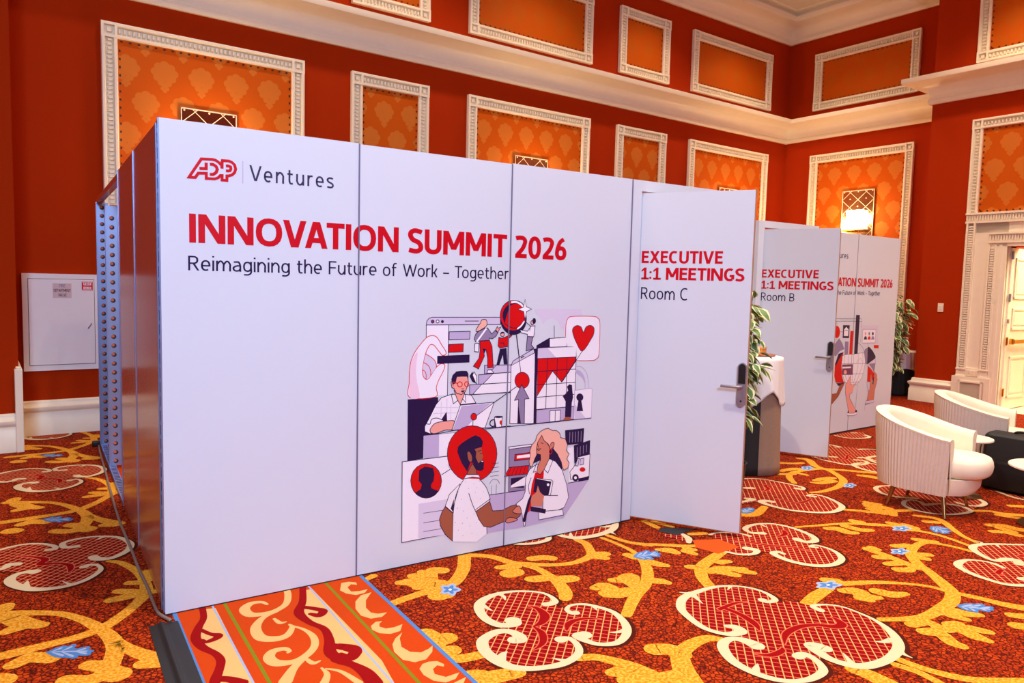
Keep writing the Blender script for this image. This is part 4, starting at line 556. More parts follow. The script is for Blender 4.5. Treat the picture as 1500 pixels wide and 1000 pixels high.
    ' 157 -123 50 118 -214 60 87 -320 70 97 -427 65 136 -520 55 144 -592 60 126 -659 60 94 -740 70 79 -790 70;S|rw|123 -249 40 153 -312 40 181 -344 65 168 -370 60 122 -384 45 109 -354 3'
    '0;S|rw|113 -751 50 145 -776 50 181 -827 60;S|rw|690 -5 55 639 -170 60 581 -299 80 594 -425 60 633 -528 60 620 -643 70 584 -767 90 605 -861 80 645 -950 60 670 -1041 70;S|rw|628 -252'
    ' 40 664 -290 40 693 -337 50 660 -375 50 628 -339 30;S|rw|622 -711 40 653 -765 40 685 -815 65 640 -852 60 620 -804 30;S|rw|587 -838 60 598 -870 50 634 -927 50 657 -1012 70 657 -1109'
    ' 80;S|rw|636 -731 60 683 -781 70 685 -819 60 648 -858 60 624 -829 40;B0|cb|895 -46 937 -50 970 -79 962 -113 937 -89 904 -119 902 -183 945 -198 992 -197 959 -234 909 -238 870 -193 8'
    '55 -138;B0|cb|994 -245 930 -325 897 -409 897 -475 924 -507 970 -514 927 -549 871 -540 841 -483 845 -396 877 -312 930 -254;B0|cb|911 -594 887 -611 875 -642 893 -675 934 -684 983 -67'
    '4 944 -734 891 -739 848 -705 831 -654 841 -615 879 -584;B0|cb|946 -753 911 -801 884 -882 899 -943 940 -974 985 -960 1014 -943 987 -994 933 -1040 878 -1039 840 -992 836 -907 857 -83'
    '9 893 -791;B0|cb|968 -1080 982 -1119 972 -1137 951 -1113 921 -1131 909 -1172 939 -1218 1007 -1215 968 -1253 918 -1257 880 -1218 864 -1157 870 -1101 900 -1070 933 -1065;B0|cb|1014 -'
    '1262 965 -1318 914 -1321 901 -1291 950 -1276')

# ------------------------------------------------------------------ printed artwork and lettering
def print_art(text, fn_at, mb, mats, step, w0):
    """fn_at(a, b, lift) maps panel coordinates to space"""
    lift = 0.0004
    def mi(c):
        k = 'ink_' + c
        if k not in mats: mats.append(k)
        return mats.index(k)
    for op in text.split(';'):
        k, c, o, w, p = op.split('|'); v = [int(x) / 2000.0 for x in p.split()]; pts = list(zip(v[0::2], v[1::2]))
        if k[0] == 'P':
            if k.endswith('s'): pts = spline(pts, 4, True)
            lift += step; l = lift; mb.poly([fn_at(a, b, l) for a, b in pts], mi(c))
            if o: lift += step; l2 = lift; ribbon(mb, pts, w0 * float(w), lambda a, b: fn_at(a, b, l2), mi(o), True)
        else:
            if k.endswith('s'): pts = spline(pts, 5)
            lift += step; l = lift; ribbon(mb, pts, w0 * float(w), lambda a, b: fn_at(a, b, l), mi(c))
def ell_arc(cx, cy, rx, ry, a0, a1, n=20, p=2.3):
    out = []
    for k in range(n + 1):
        t = math.radians(a0 + (a1 - a0) * k / n); c, q = math.cos(t), math.sin(t)
        out.append((cx + rx * math.copysign(abs(c) ** (2 / p), c), cy + ry * math.copysign(abs(q) ** (2 / p), q)))
    return out
def glyph(ch, w):
    """letter strokes in cap-height units: ('s' open line, 'c' closed line, 'd' slanted bar with level ends), advance width"""
    h = w / 2; x = .73; S_ = []
    s_ = lambda *p: S_.append(('s', list(p))); sp = lambda *p: S_.append(('s', spline(list(p), 6))); c_ = lambda p: S_.append(('c', p)); d = lambda a, b, e, f: S_.append(('d', (a, b, e, f)))
    q = lambda W: .5 * w * 1.06
    if ch == ' ': return [], .235
    if ch == 'I': s_((h, 0), (h, 1)); return S_, w
    if ch == 'N': W_ = .72 + w * .3; s_((h, 0), (h, 1)); s_((W_ - h, 0), (W_ - h, 1)); d(W_ - w * .62, 0, w * .62, 1); return S_, W_
    if ch in 'O0': W_ = (.78 if ch == 'O' else .56) + w * .25; c_(ell_arc(W_ / 2, .5, W_ / 2 - h, .512 - h, 0, 342, 19)); return S_, W_
    if ch == 'V': W_ = .66 + w * .6; d(W_ / 2 - w * .12, 0, w * .56, 1); d(W_ / 2 + w * .12, 0, W_ - w * .56, 1); return S_, W_
    if ch == 'A': W_ = .66 + w * .6; d(w * .56, 0, W_ / 2 - w * .12, 1); d(W_ - w * .56, 0, W_ / 2 + w * .12, 1); s_((W_ * .2, .30), (W_ * .8, .30)); return S_, W_
    if ch == 'T': W_ = .54 + w * .4; s_((0, 1 - h), (W_, 1 - h)); s_((W_ / 2, 0), (W_ / 2, 1)); return S_, W_
    if ch in 'Ss':
        W_ = .46 + w * .6; k = 1.0 if ch == 'S' else x; W_ = W_ if ch == 'S' else W_ * .84
        g = lambda a, b: (a, b * k)
        sp((W_ - .05, (.965 - .03) * k - h * .8), (W_ * .62, 1.01 * k - h), (W_ * .38, 1.01 * k - h), (h, .83 * k - h * .1), (h, .67 * k), (W_ * .34, .54 * k), (W_ * .66, .46 * k), (W_ - h, .33 * k), (W_ - h, .17 * k + h * .1), (W_ * .62, -.01 * k + h), (W_ * .38, -.01 * k + h), (.03, .05 * k + h * .8)); return S_, W_
    if ch == 'U': W_ = .62 + w * .3; S_.append(('s', [(h, 1), (h, .34)] + ell_arc(W_ / 2, .33, W_ / 2 - h, .345 - h, 180, 360, 16) + [(W_ - h, .34), (W_ - h, 1)])); return S_, W_
    if ch == 'M': W_ = .74 + w * .7; s_((h, 0), (h, 1)); s_((W_ - h, 0), (W_ - h, 1)); d(W_ / 2, .22, w * .58, 1); d(W_ / 2, .22, W_ - w * .58, 1); return S_, W_
    if ch == '2': W_ = .48 + w * .4; sp((.04, .90 - h * .3), (W_ * .3, 1.0 - h * .95), (W_ * .64, 1.0 - h), (W_ - h, .80), (W_ - h - .01, .66), (W_ * .62, .42), (w * .62, h * 1.6)); s_((.02, h), (W_, h)); return S_, W_
    if ch == '6': W_ = .50 + w * .4; c_(ell_arc(W_ / 2, .315, W_ / 2 - h, .325 - h, 0, 342, 19)); sp((h, .33), (h + .03, .52), (W_ * .42, .82), (W_ * .74, 1 - h * .4)); return S_, W_
    if ch == 'E': W_ = .44 + w * .5; s_((h, 0), (h, 1)); [s_((0, y), (W_ - (.04 if y == .52 else 0), y)) for y in (h, .52, 1 - h)]; return S_, W_
    if ch == 'X': W_ = .60 + w * .7; d(w * .56, 0, W_ - w * .62, 1); d(W_ - w * .56, 0, w * .62, 1); return S_, W_
    if ch in 'CG':
        W_ = .60 + w * .4; S_.append(('s', ell_arc(W_ * .56, .5, W_ * .56 - h, .512 - h, 58, 302, 24)))
        if ch == 'G': s_((W_ - h, .13), (W_ - h, .50)); s_((W_ * .55, .5 - h), (W_, .5 - h))
        return S_, W_
    if ch == 'R': W_ = .52 + w * .5; s_((h, 0), (h, 1)); S_.append(('s', [(h, 1 - h), (W_ * .45, 1 - h)] + ell_arc(W_ * .48, .72, W_ * .46 - h, .28 - h, 88, -88, 12) + [(W_ * .45, .44 + h), (h, .44 + h)])); d(W_ - w * .4, 0, W_ * .5, .47); return S_, W_
    if ch == 'B': W_ = .50 + w * .5; s_((h, 0), (h, 1)); [S_.append(('s', [(h, y1 - h), (W_ * .45, y1 - h)] + ell_arc(W_ * .48, (y0 + y1) / 2, W_ * e - h, (y1 - y0) / 2 - h, 88, -88, 12) + [(h, y0 + h)])) for y0, y1, e in ((0, .55, .52), (.52 - w, 1, .47))]; return S_, W_
    if ch == 'F': W_ = .44 + w * .5; s_((h, 0), (h, 1)); s_((0, 1 - h), (W_, 1 - h)); s_((0, .50), (W_ - .04, .50)); return S_, W_
    if ch == 'D': W_ = .62 + w * .3; S_.append(('c', [(h, h), (W_ * .4, h)] + ell_arc(W_ * .45, .5, W_ * .55 - h, .5 - h, -80, 80, 14) + [(W_ * .4, 1 - h), (h, 1 - h)])); return S_, W_
    if ch == 'P': W_ = .52 + w * .4; s_((h, 0), (h, 1)); S_.append(('s', [(h, 1 - h), (W_ * .45, 1 - h)] + ell_arc(W_ * .48, .72, W_ * .5 - h, .28 - h, 88, -88, 12) + [(h, .44 + h)])); return S_, W_
    if ch == 'L': W_ = .42 + w * .5; s_((h, 0), (h, 1)); s_((0, h), (W_, h)); return S_, W_
    if ch == 'W': W_ = .96 + w * .8; d(W_ * .28, 0, w * .56, 1); d(W_ * .28, 0, W_ * .5, .95); d(W_ * .72, 0, W_ * .5, .95); d(W_ * .72, 0, W_ - w * .56, 1); return S_, W_
    if ch == '–': return [('s', [(0, .36), (.46, .36)])], .46
    if ch in 'nhr':
        W_ = .50 if ch != 'r' else .33; s_((h, 0), (h, 1.06 if ch == 'h' else x))
        if ch == 'r': sp((h, x * .62), (W_ * .45, x - h * 1.3), (W_, x - h * .9))
        else: sp((h, x * .62), (W_ * .36, x - h * 1.2), (W_ * .66, x - h), (W_ - h, x * .66), (W_ - h, x * .4), (W_ - h, 0))
        return S_, W_
    if ch == 'm':
        W_ = .82; s_((h, 0), (h, x)); m_ = W_ / 2
        for a in (h, m_): b = a + m_ - h; sp((a, x * .62), (a + (b - a) * .4, x - h), (a + (b - a) * .7, x - h), (b, x * .66), (b, x * .4), (b, 0))
        return S_, W_
    if ch == 'u': W_ = .50; s_((W_ - h, 0), (W_ - h, x)); sp((h, x), (h, x * .6), (h, x * .34), (W_ * .34, h), (W_ * .64, h * 1.2), (W_ - h, x * .38)); return S_, W_
    if ch == 'i': s_((h, 0), (h, x)); s_((h, .93), (h, .93 + w * 1.05)); return S_, w
    if ch == 't': W_ = .34; sp((.13, .94), (.13, .55), (.13, .22), (.19, h * 1.1), (W_, h)); s_((0, x - h), (W_ - .01, x - h)); return S_, W_
    if ch == 'f': W_ = .34; sp((.12, 0), (.12, .5), (.12, .84), (.19, 1.04 - h), (W_, 1.05 - h)); s_((0, x - h), (W_ - .02, x - h)); return S_, W_
    if ch == 'e': W_ = .51; S_.append(('s', [(h, x * .48), (W_ - h, x * .48)] + ell_arc(W_ / 2, x / 2, W_ / 2 - h, x / 2 - h + .006, 0, 305, 24)[1:])); return S_, W_
    if ch == 'o': W_ = .53; c_(ell_arc(W_ / 2, x / 2, W_ / 2 - h, x / 2 - h + .006, 0, 342, 19)); return S_, W_
    if ch == 'a': W_ = .47; s_((W_ - h, 0), (W_ - h, x * .6)); sp((.05, x - .06), (W_ * .4, x - h), (W_ * .7, x - h * 1.2), (W_ - h, x * .6)); sp((W_ - h, x * .56), (W_ * .5, x * .56), (h, x * .4), (h, x * .2), (W_ * .34, h), (W_ * .7, h * 1.4), (W_ - h, x * .26)); return S_, W_
    if ch == 'g': W_ = .51; c_(ell_arc(W_ / 2, x / 2, W_ / 2 - h, x / 2 - h, 0, 342, 19)); sp((W_ - h, x), (W_ - h, .3), (W_ - h, -.05), (W_ * .62, -.25 + h), (W_ * .35, -.26 + h), (.05, -.20)); return S_, W_
    if ch == 'k': W_ = .44; s_((h, 0), (h, 1.06)); d(W_ * .42, x * .45, W_ - w * .5, x); d(W_ - w * .46, 0, W_ * .42, x * .58); s_((h, x * .48), (W_ * .5, x * .48)); return S_, W_
    return [], .3
def write(mb, s, a0, a1, base, cap, fn, mi, w=.11, gap=None):
    """text from a0 to a1 on a baseline, cap = height of a capital, w = stroke weight in cap heights; fn(a, b, lift)"""
    gap = (.065 if w > .14 else .10) if gap is None else gap
    run = []; x = 0.0
    kern = {'VA': .13, 'AT': .11, 'OV': .05, 'AV': .13, 'To': .10, 'Wo': .06, 'Ve': .08, 'TI': .02, 'rk': .02}
    for i_, ch in enumerate(s): g, adv = glyph(ch, w); run.append((g, x)); x += adv + gap - kern.get(s[i_:i_ + 2], 0.0)
    tot = x - gap; kx = (a1 - a0) / tot; n = 0
    for g, x0 in run:
        for typ, p in g:
            n += 1; l = .000002 * (n % 12)
            f = lambda a, b: fn(a0 + (x0 + a) * kx, base + b * cap, l)
            if typ == 'd':
                ax, ay, bx, by = p; hw = .5 * w * math.sqrt(1 + ((bx - ax) / (by - ay)) ** 2)
                mb.poly([f(ax - hw, ay), f(ax + hw, ay), f(bx + hw, by), f(bx - hw, by)], mi)
            else: ribbon(mb, p, w, f, mi, typ == 'c')
def child_label(o, label): o['label'] = label; return o

# ------------------------------------------------------------------ the room
CEIL = 7.1; S_R = 12.3; T_J = 3.36; S_P = 11.15; T_END = 14.0; S_L = -6.0; T_JL = 0.74; S_JL = -0.70
D0, D1 = 4.56, 6.40                                            # double doorway in the right wall
def wall_box(name, s0, s1, t0, t1, z0, z1, label):
    mb = MB(); mb.box(s0, s1, t0, t1, z0, z1, 0, W); return struct(mb.build(name, 'wall'), label, 'wall')
wall_box('wall_back', S_JL - 0.0, S_R, -0.15, 0.0, 0, CEIL, 'long red fabric back wall with white framed orange panels')
wall_box('wall_left', S_L, S_JL, -0.15, T_JL, 0, CEIL, 'red wall projecting at the left edge in front of the valve cabinet')
wall_box('wall_right', S_R, S_R + 0.15, -0.15, T_J, 0, CEIL, 'red recessed wall carrying the lit wall lamp')
mb = MB(); mb.box(S_P, S_R + 0.15, T_J, D0 - 0.02, 0, CEIL, 0, W); mb.box(S_P, S_P + 0.35, D1 + 0.02, T_END, 0, CEIL, 0, W); mb.box(S_P, S_P + 0.35, D0 - 0.02, D1 + 0.02, 2.42, CEIL, 0, W)
struct(mb.build('wall_front', 'wall'), 'red wall around the open white doorway at right', 'wall')
wall_box('wall_far_left', S_L - 0.15, S_L, -0.15, T_END, 0, CEIL, 'far left side wall of the hall behind the camera view')
wall_box('wall_rear', S_L, S_P + 0.35, T_END, T_END + 0.15, 0, CEIL, 'rear wall of the hall behind the camera view')
mb = MB(); mb.box(S_L, S_R, -0.1, T_END, CEIL, CEIL + 0.1, 0, W); struct(mb.build('ceiling', 'ceil'), 'pale hall ceiling above the upper cornice', 'ceiling')

def floor():
    mb = MB(); mats = ['c_base', 'c_lat', 'c_sh', 'c_go', 'c_cr', 'c_cm', 'c_bl', 'c_lb', 'c_wh', 'c_bo', 'c_cb', 'c_rw', 'c_gr', 'c_pat', 'marble', 'c_co']
    ix = {m[2:]: i for i, m in enumerate(mats)}; ix['ls'] = ix['lb']
    mb.box(S_L - 0.1, S_R + 0.1, -0.1, T_END, -0.1, 0.0, 0, W)
    mb.box(S_P + 0.06, S_R + 3.2, D0 - 0.06, T_END, -0.1, 0.0006, ix['rble'], W)          # foyer marble beyond the doorway
    z = {'bo': 0.2, 'sh': 0.3, 'go': 0.5, 'lat': 0.9, 'co': 1.0, 'cm': 1.15, 'cr': 1.3, 'bl': 2.0, 'lb': 1.7, 'wh': 2.3, 'ls': 2.3, 'cb': 0.6, 'rw': 0.9, 'gr': 0.5, 'pat': 1.6}
    cnt = {}
    def lift(k):
        cnt[k] = cnt.get(k, 0) + 1; return z[k] * 0.001 + 0.0000012 * cnt[k]
    def stroke(k, pts, grow=0.0, dx=0.0, dy=0.0, key=None):
        if k == 'cr' and len(pts) >= 6: pts = [(a, b, c * (1.35 if i in (0, len(pts) - 1) and c > .035 else 1.0)) for i, (a, b, c) in enumerate(pts)]
        h = lift(key or k); kw = {'cm': .68, 'cr': .84, 'rw': .66, 'cb': .66}.get(k, 1.0); kw *= 1.32 if (k == 'go' and len(pts) <= 4) else 1.4 if (k == 'rw' and len(pts) <= 5) else 1.0; p = spline([(q[0], q[1], q[2] * kw) for q in pts], 6); c = [(q[0] + dx, q[1] + dy) for q in p]; w = [max(0.003, q[2]) + grow for q in p]
        tick = [0]
        def up(a, b): tick[0] += 1; return (a, b, h + 2.5e-7 * tick[0])
        ribbon(mb, c, w, up, ix[key or k])
        for e, j in ((c[0], 0), (c[-1], -1)):
            if w[j] > 0.012:
                hh = lift(key or k); mb.poly([(e[0] + 0.5 * w[j] * math.cos(PI * i / 8), e[1] + 0.5 * w[j] * math.sin(PI * i / 8), hh) for i in range(16)], ix[key or k])
    def blob(k, pts, smooth):
        h = lift(k); p = spline(pts, 5, True) if smooth else pts
        mb.poly([(a, b, h) for a, b in p], ix[k])
        if k == 'lat':
            h2 = lift('sh'); ribbon(mb, [(a + 0.004, b - 0.006) for a, b in p], 0.022, lambda a, b: (a, b, h2), ix['sh'], True)
    groups = {}; g = None
    for op in CARPET.split(';'):
        q = op.split('|')
        if q[0] == 'G': g = q[1]; groups[g] = []; continue
        v = [int(x) / 1000.0 for x in q[2].split()]
        groups[g].append((q[0], q[1], list(zip(v[0::3], v[1::3], v[2::3])) if q[0] == 'S' else list(zip(v[0::2], v[1::2]))))
    def draw(name, ox=0.0, oy=0.0):
        for k, lay, pts in groups[name]:
            if k == 'S':
                p = [(a + ox, b + oy, w) for a, b, w in pts]
                if lay == 'cr': stroke('cr', p, 0.020, 0.006, -0.010, 'sh')
                if lay == 'cm': stroke('cm', p, 0.011, 0.0, 0.0, 'co')
                stroke(lay, p)
            else: blob(lay, [(a + ox, b + oy) for a, b in pts], k == 'B1')
    for n_ in ('M1', 'M3', 'M4', 'M5', 'M6', 'M10', 'V'): draw(n_)
    draw('M2'); draw('M2', -0.094, 1.99); draw('M2', -1.2, 3.7); draw('M2', 2.05, 3.9); draw('M2', 0.0, -2.1); draw('M1', 1.9, -2.1)
    for k in range(-1, 3): draw('M7', 0.0, 2.12 * k if k < 2 else 4.245)
    draw('M7', -2.35, 1.06); draw('M7', -2.35, 3.18); draw('M5', 1.9, 1.9); draw('M10', 1.9, -0.9)
    def band(k, x, w, dz=0.0):
        h = z[k] * 0.001 + dz; mb.poly([(x - w / 2, -9.0, h), (x + w / 2, -9.0, h), (x + w / 2, 4.9, h), (x - w / 2, 4.9, h)], ix[k])
    band('bo', 0.5345, 0.985, 0.0019)
    z.update({'cb': 2.2, 'rw': 2.4, 'gr': 2.2, 'bl': 2.6, 'lb': 2.6})
    band('bl', 0.042, 0.020); band('bl', 1.026, 0.020); band('lb', 0.222, 0.010); band('lb', 0.724, 0.010); band('gr', 0.281, 0.016); band('gr', 0.820, 0.016)
    for k in range(-3, 4): draw('BORDER', 0.0, 1.452 * k)
    return struct(mb.build('floor', mats), 'hall carpet of orange crackle with red lattice medallions, gold vines and a striped border', 'carpet')
floor()

# cornices and baseboards follow the wall line
PATH = [(S_L, T_JL), (S_JL, T_JL), (S_JL, 0.0), (S_R, 0.0), (S_R, T_J), (S_P, T_J), (S_P, T_END)]
def arc(d0, z0, d1, z1, n=9): return [(d0 + (d1 - d0) * (1 - math.cos(PI / 2 * k / n)), z0 + (z1 - z0) * math.sin(PI / 2 * k / n)) for k in range(n + 1)]
low = [(0, 4.64), (.035, 4.64), (.05, 4.66), (.055, 4.685), (.05, 4.71), (.032, 4.725), (.032, 4.76)] + arc(.032, 4.765, .30, 4.955) + [(.335, 4.96), (.34, 4.975), (.34, 5.035), (0, 5.035)]
mb = MB(); mb.sweep(PATH, low, 0, W); struct(mb.build('trim_1', 'trim', smooth=True, auto=True), 'deep cream cove cornice running between the two rows of wall panels', 'cornice')
up = [(0, 6.57), (.04, 6.57), (.06, 6.60), (.06, 6.63), (.035, 6.66), (.035, 6.70)] + arc(.035, 6.70, .27, 6.88) + [(.32, 6.90), (.33, 6.93), (.33, 6.99), (.24, 7.0)] + arc(.24, 7.0, .34, 7.08, 5) + [(.36, 7.1), (0, 7.1)]
mb = MB(); mb.sweep(PATH, up, 0, W); struct(mb.build('trim_2', 'trim', smooth=True, auto=True), 'cream crown cornice under the ceiling above the upper wall panels', 'cornice')
base = [(.0, 0), (.055, 0), (.055, .19), (.045, .205), (.045, .245), (.062, .262), (.072, .285), (.072, .30), (.045, .312), (.03, .33), (.03, .352), (.018, .365), (0, .365)]
def baseboard(name, path, label):
    mb = MB(); mb.sweep(path, base, 0, W); struct(mb.build(name, 'trim', smooth=True, auto=True), label, 'baseboard')
baseboard('baseboard_left', [(S_L, T_JL), (S_JL - 0.02, T_JL)], 'tall white baseboard on the projecting red wall at the left edge')
baseboard('baseboard_back', [(S_JL, 0.0), (S_R, 0.0), (S_R, T_J), (S_P, T_J), (S_P, 3.985)], 'tall white baseboard under the valve cabinet and around to the doorway')
mb = MB(); mb.box(S_JL - 0.035, S_JL + 0.028, T_JL - 0.7, T_JL + 0.085, 0, 0.79, 0, W); mb.box(S_JL - 0.025, S_JL + 0.02, T_JL - 0.7, T_JL + 0.075, 0.79, 0.81, 0, W)
struct(mb.build('trim_3', 'trim', bevel=0.006), 'white corner board standing at the end of the left baseboard', 'corner board')

# framed damask panels: (a along the wall, z up, d out of the wall)
BACK = lambda a, z, d: W(a, d, z)
RECESS = lambda a, z, d: W(S_R - d, a, z)
FRONT = lambda a, z, d: W(S_P - d, a, z)
ntrim = [3]
def frame_moulding(mb, a0, a1, z0, z1, fn, fw=0.155, sides='LRTB'):
    """carved picture-frame moulding: ridge, beaded channel, ridge, with corner blocks"""
    def bar(p0, p1, q0, q1, horizontal):
        k = fw / 0.155
        prof = [(0, .0), (0, .050), (.008 * k, .058), (.030 * k, .058), (.038 * k, .040), (.044 * k, .010), (.112 * k, .010), (.116 * k, .034), (.122 * k, .050), (.146 * k, .050), (.155 * k, .038), (.155 * k, 0)]
        rows = []
        for e in (0, 1):
            if horizontal: rows.append([fn(p0 if e == 0 else p1, (q1 - u) if q1 > q0 else (q1 + u), d) for u, d in prof])
            else: rows.append([fn((q0 + u) if q1 > q0 else (q0 - u), p0 if e == 0 else p1, d) for u, d in prof])
        mb.grid(rows, 0); mb.face(mb.pts(rows[0])); mb.face(mb.pts(rows[1]))
        n = max(1, int((p1 - p0) / 0.046)); st = (p1 - p0) / n
        m0, m1 = .050 * k, .108 * k
        for i in range(n):
            c0 = p0 + st * (i + 0.15); c1 = p0 + st * (i + 0.72); cm = (c0 + c1) / 2
            if horizontal:
                u0, u1 = (q1 - m1, q1 - m0) if q1 > q0 else (q1 + m0, q1 + m1)
                v = [fn(c0, u0, .010), fn(c1, u0, .010), fn(c1, u1, .010), fn(c0, u1, .010)]; e_ = .2 * (u1 - u0); g_ = .2 * (c1 - c0); v += [fn(c0 + g_, u0 + e_, .046), fn(c1 - g_, u0 + e_, .046), fn(c1 - g_, u1 - e_, .046), fn(c0 + g_, u1 - e_, .046)]
            else:
                u0, u1 = (q0 + m0, q0 + m1) if q1 > q0 else (q0 - m1, q0 - m0)
                v = [fn(u0, c0, .010), fn(u1, c0, .010), fn(u1, c1, .010), fn(u0, c1, .010)]; e_ = .2 * (u1 - u0); g_ = .2 * (c1 - c0); v += [fn(u0 + e_, c0 + g_, .046), fn(u1 - e_, c0 + g_, .046), fn(u1 - e_, c1 - g_, .046), fn(u0 + e_, c1 - g_, .046)]
            ii = mb.pts(v)
            for q in ((0, 1, 5, 4), (1, 2, 6, 5), (2, 3, 7, 6), (3, 0, 4, 7), (4, 5, 6, 7)): mb.face([ii[j] for j in q])
    def block(a, z):
        g2 = lambda x, y, d: fn(x, y, d)
        mb.box(a, a + fw, z, z + fw, 0, .012, 0, g2); mb.box(a + .36 * fw, a + .64 * fw, z + .36 * fw, z + .64 * fw, .012, .046, 0, g2)
        for o in (0.0, 0.82):
            mb.box(a + o * fw, a + (o + .18) * fw, z, z + fw, .012, .058, 0, g2); mb.box(a + .18 * fw, a + .82 * fw, z + o * fw, z + (o + .18) * fw, .012, .056, 0, g2)
    if 'T' in sides: bar(a0 + fw, a1 - fw, z1 - fw, z1, True); block(a0, z1 - fw); block(a1 - fw, z1 - fw)
    if 'B' in sides: bar(a0 + fw, a1 - fw, z0 + fw, z0, True); block(a0, z0); block(a1 - fw, z0)
    zb = z0 + (fw if 'B' in sides else 0); zt = z1 - (fw if 'T' in sides else 0)
    if 'L' in sides: bar(zb, zt, a0, a0 + fw, False)
    if 'R' in sides: bar(zb, zt, a1, a1 - fw, False)
def damask_field(mb, a0, a1, z0, z1, fn, uo=0.0):
    d = 0.014
    mb.poly([fn(a0, z0, d), fn(a1, z0, d), fn(a1, z1, d), fn(a0, z1, d)], 0, [(a0 - uo, z0), (a1 - uo, z0), (a1 - uo, z1), (a0 - uo, z1)])
    n = int((z1 - z0) / 0.085)
    for i in range(n):                                        # upholstery nails along the edges
        zc = z0 + 0.04 + i * 0.085
        for a in (a0 + 0.022, a1 - 0.022): mb.box(a - .008, a + .008, zc - .012, zc + .012, d, d + .006, 1, lambda x, y, e: fn(x, y, e))
    n = int((a1 - a0) / 0.085)
    for i in range(n):
        ac = a0 + 0.04 + i * 0.085
        for zc in (z0 + 0.022, z1 - 0.022): mb.box(ac - .012, ac + .012, zc - .008, zc + .008, d, d + .006, 1, lambda x, y, e: fn(x, y, e))
def wall_panel(a0, a1, z0, z1, fn, label):
    dm = 'damask_upper' if z0 > 5 else 'damask'
    ntrim[0] += 1
    fw = 0.155
    mb = MB(); damask_field(mb, a0 + fw, a1 - fw, z0 + fw, z1 - fw, fn, (a0 + a1) / 2 + 0.1)
    p = struct(mb.build('trim_%d' % ntrim[0], [dm, 'nail']), label, 'wall panel')
    mb = MB(); frame_moulding(mb, a0, a1, z0, z1, fn, fw); child_label(mb.build('frame_moulding', 'trim', p), 'white carved frame moulding')
SPANS = ((0.125, 2.32), (2.94, 4.065), (4.70, 7.0), (7.60, 8.775), (9.38, 11.68))
ORD = ('wide orange damask panel in white frame nearest the valve cabinet', 'narrow orange damask panel in white frame above the large red headline', 'wide orange damask panel in white frame with the gold mirror lamp', 'narrow orange damask panel in white frame above the booth door frame', 'wide orange damask panel in white frame next to the room corner')
UPP = ('upper framed panel above the wide panel nearest the valve cabinet', 'upper framed panel above the narrow panel over the headline', 'upper wide framed panel above the gold mirror lamp', 'upper small framed panel above the booth door frame', 'upper wide framed panel beside the room corner on the back wall')
for (a0, a1), l1, l2 in zip(SPANS, ORD, UPP):
    wall_panel(a0, a1, 1.0, 4.36, BACK, l1); wall_panel(a0, a1, 5.205, 6.265, BACK, l2)
wall_panel(0.59, 2.575, 1.0, 4.335, RECESS, 'orange damask panel in white frame behind the lit wall lamp'); wall_panel(0.59, 2.575, 5.19, 6.26, RECESS, 'upper framed panel above the lit wall lamp')
wall_panel(3.97, 6.99, 5.13, 6.26, FRONT, 'upper framed panel above the cornice over the doorway')

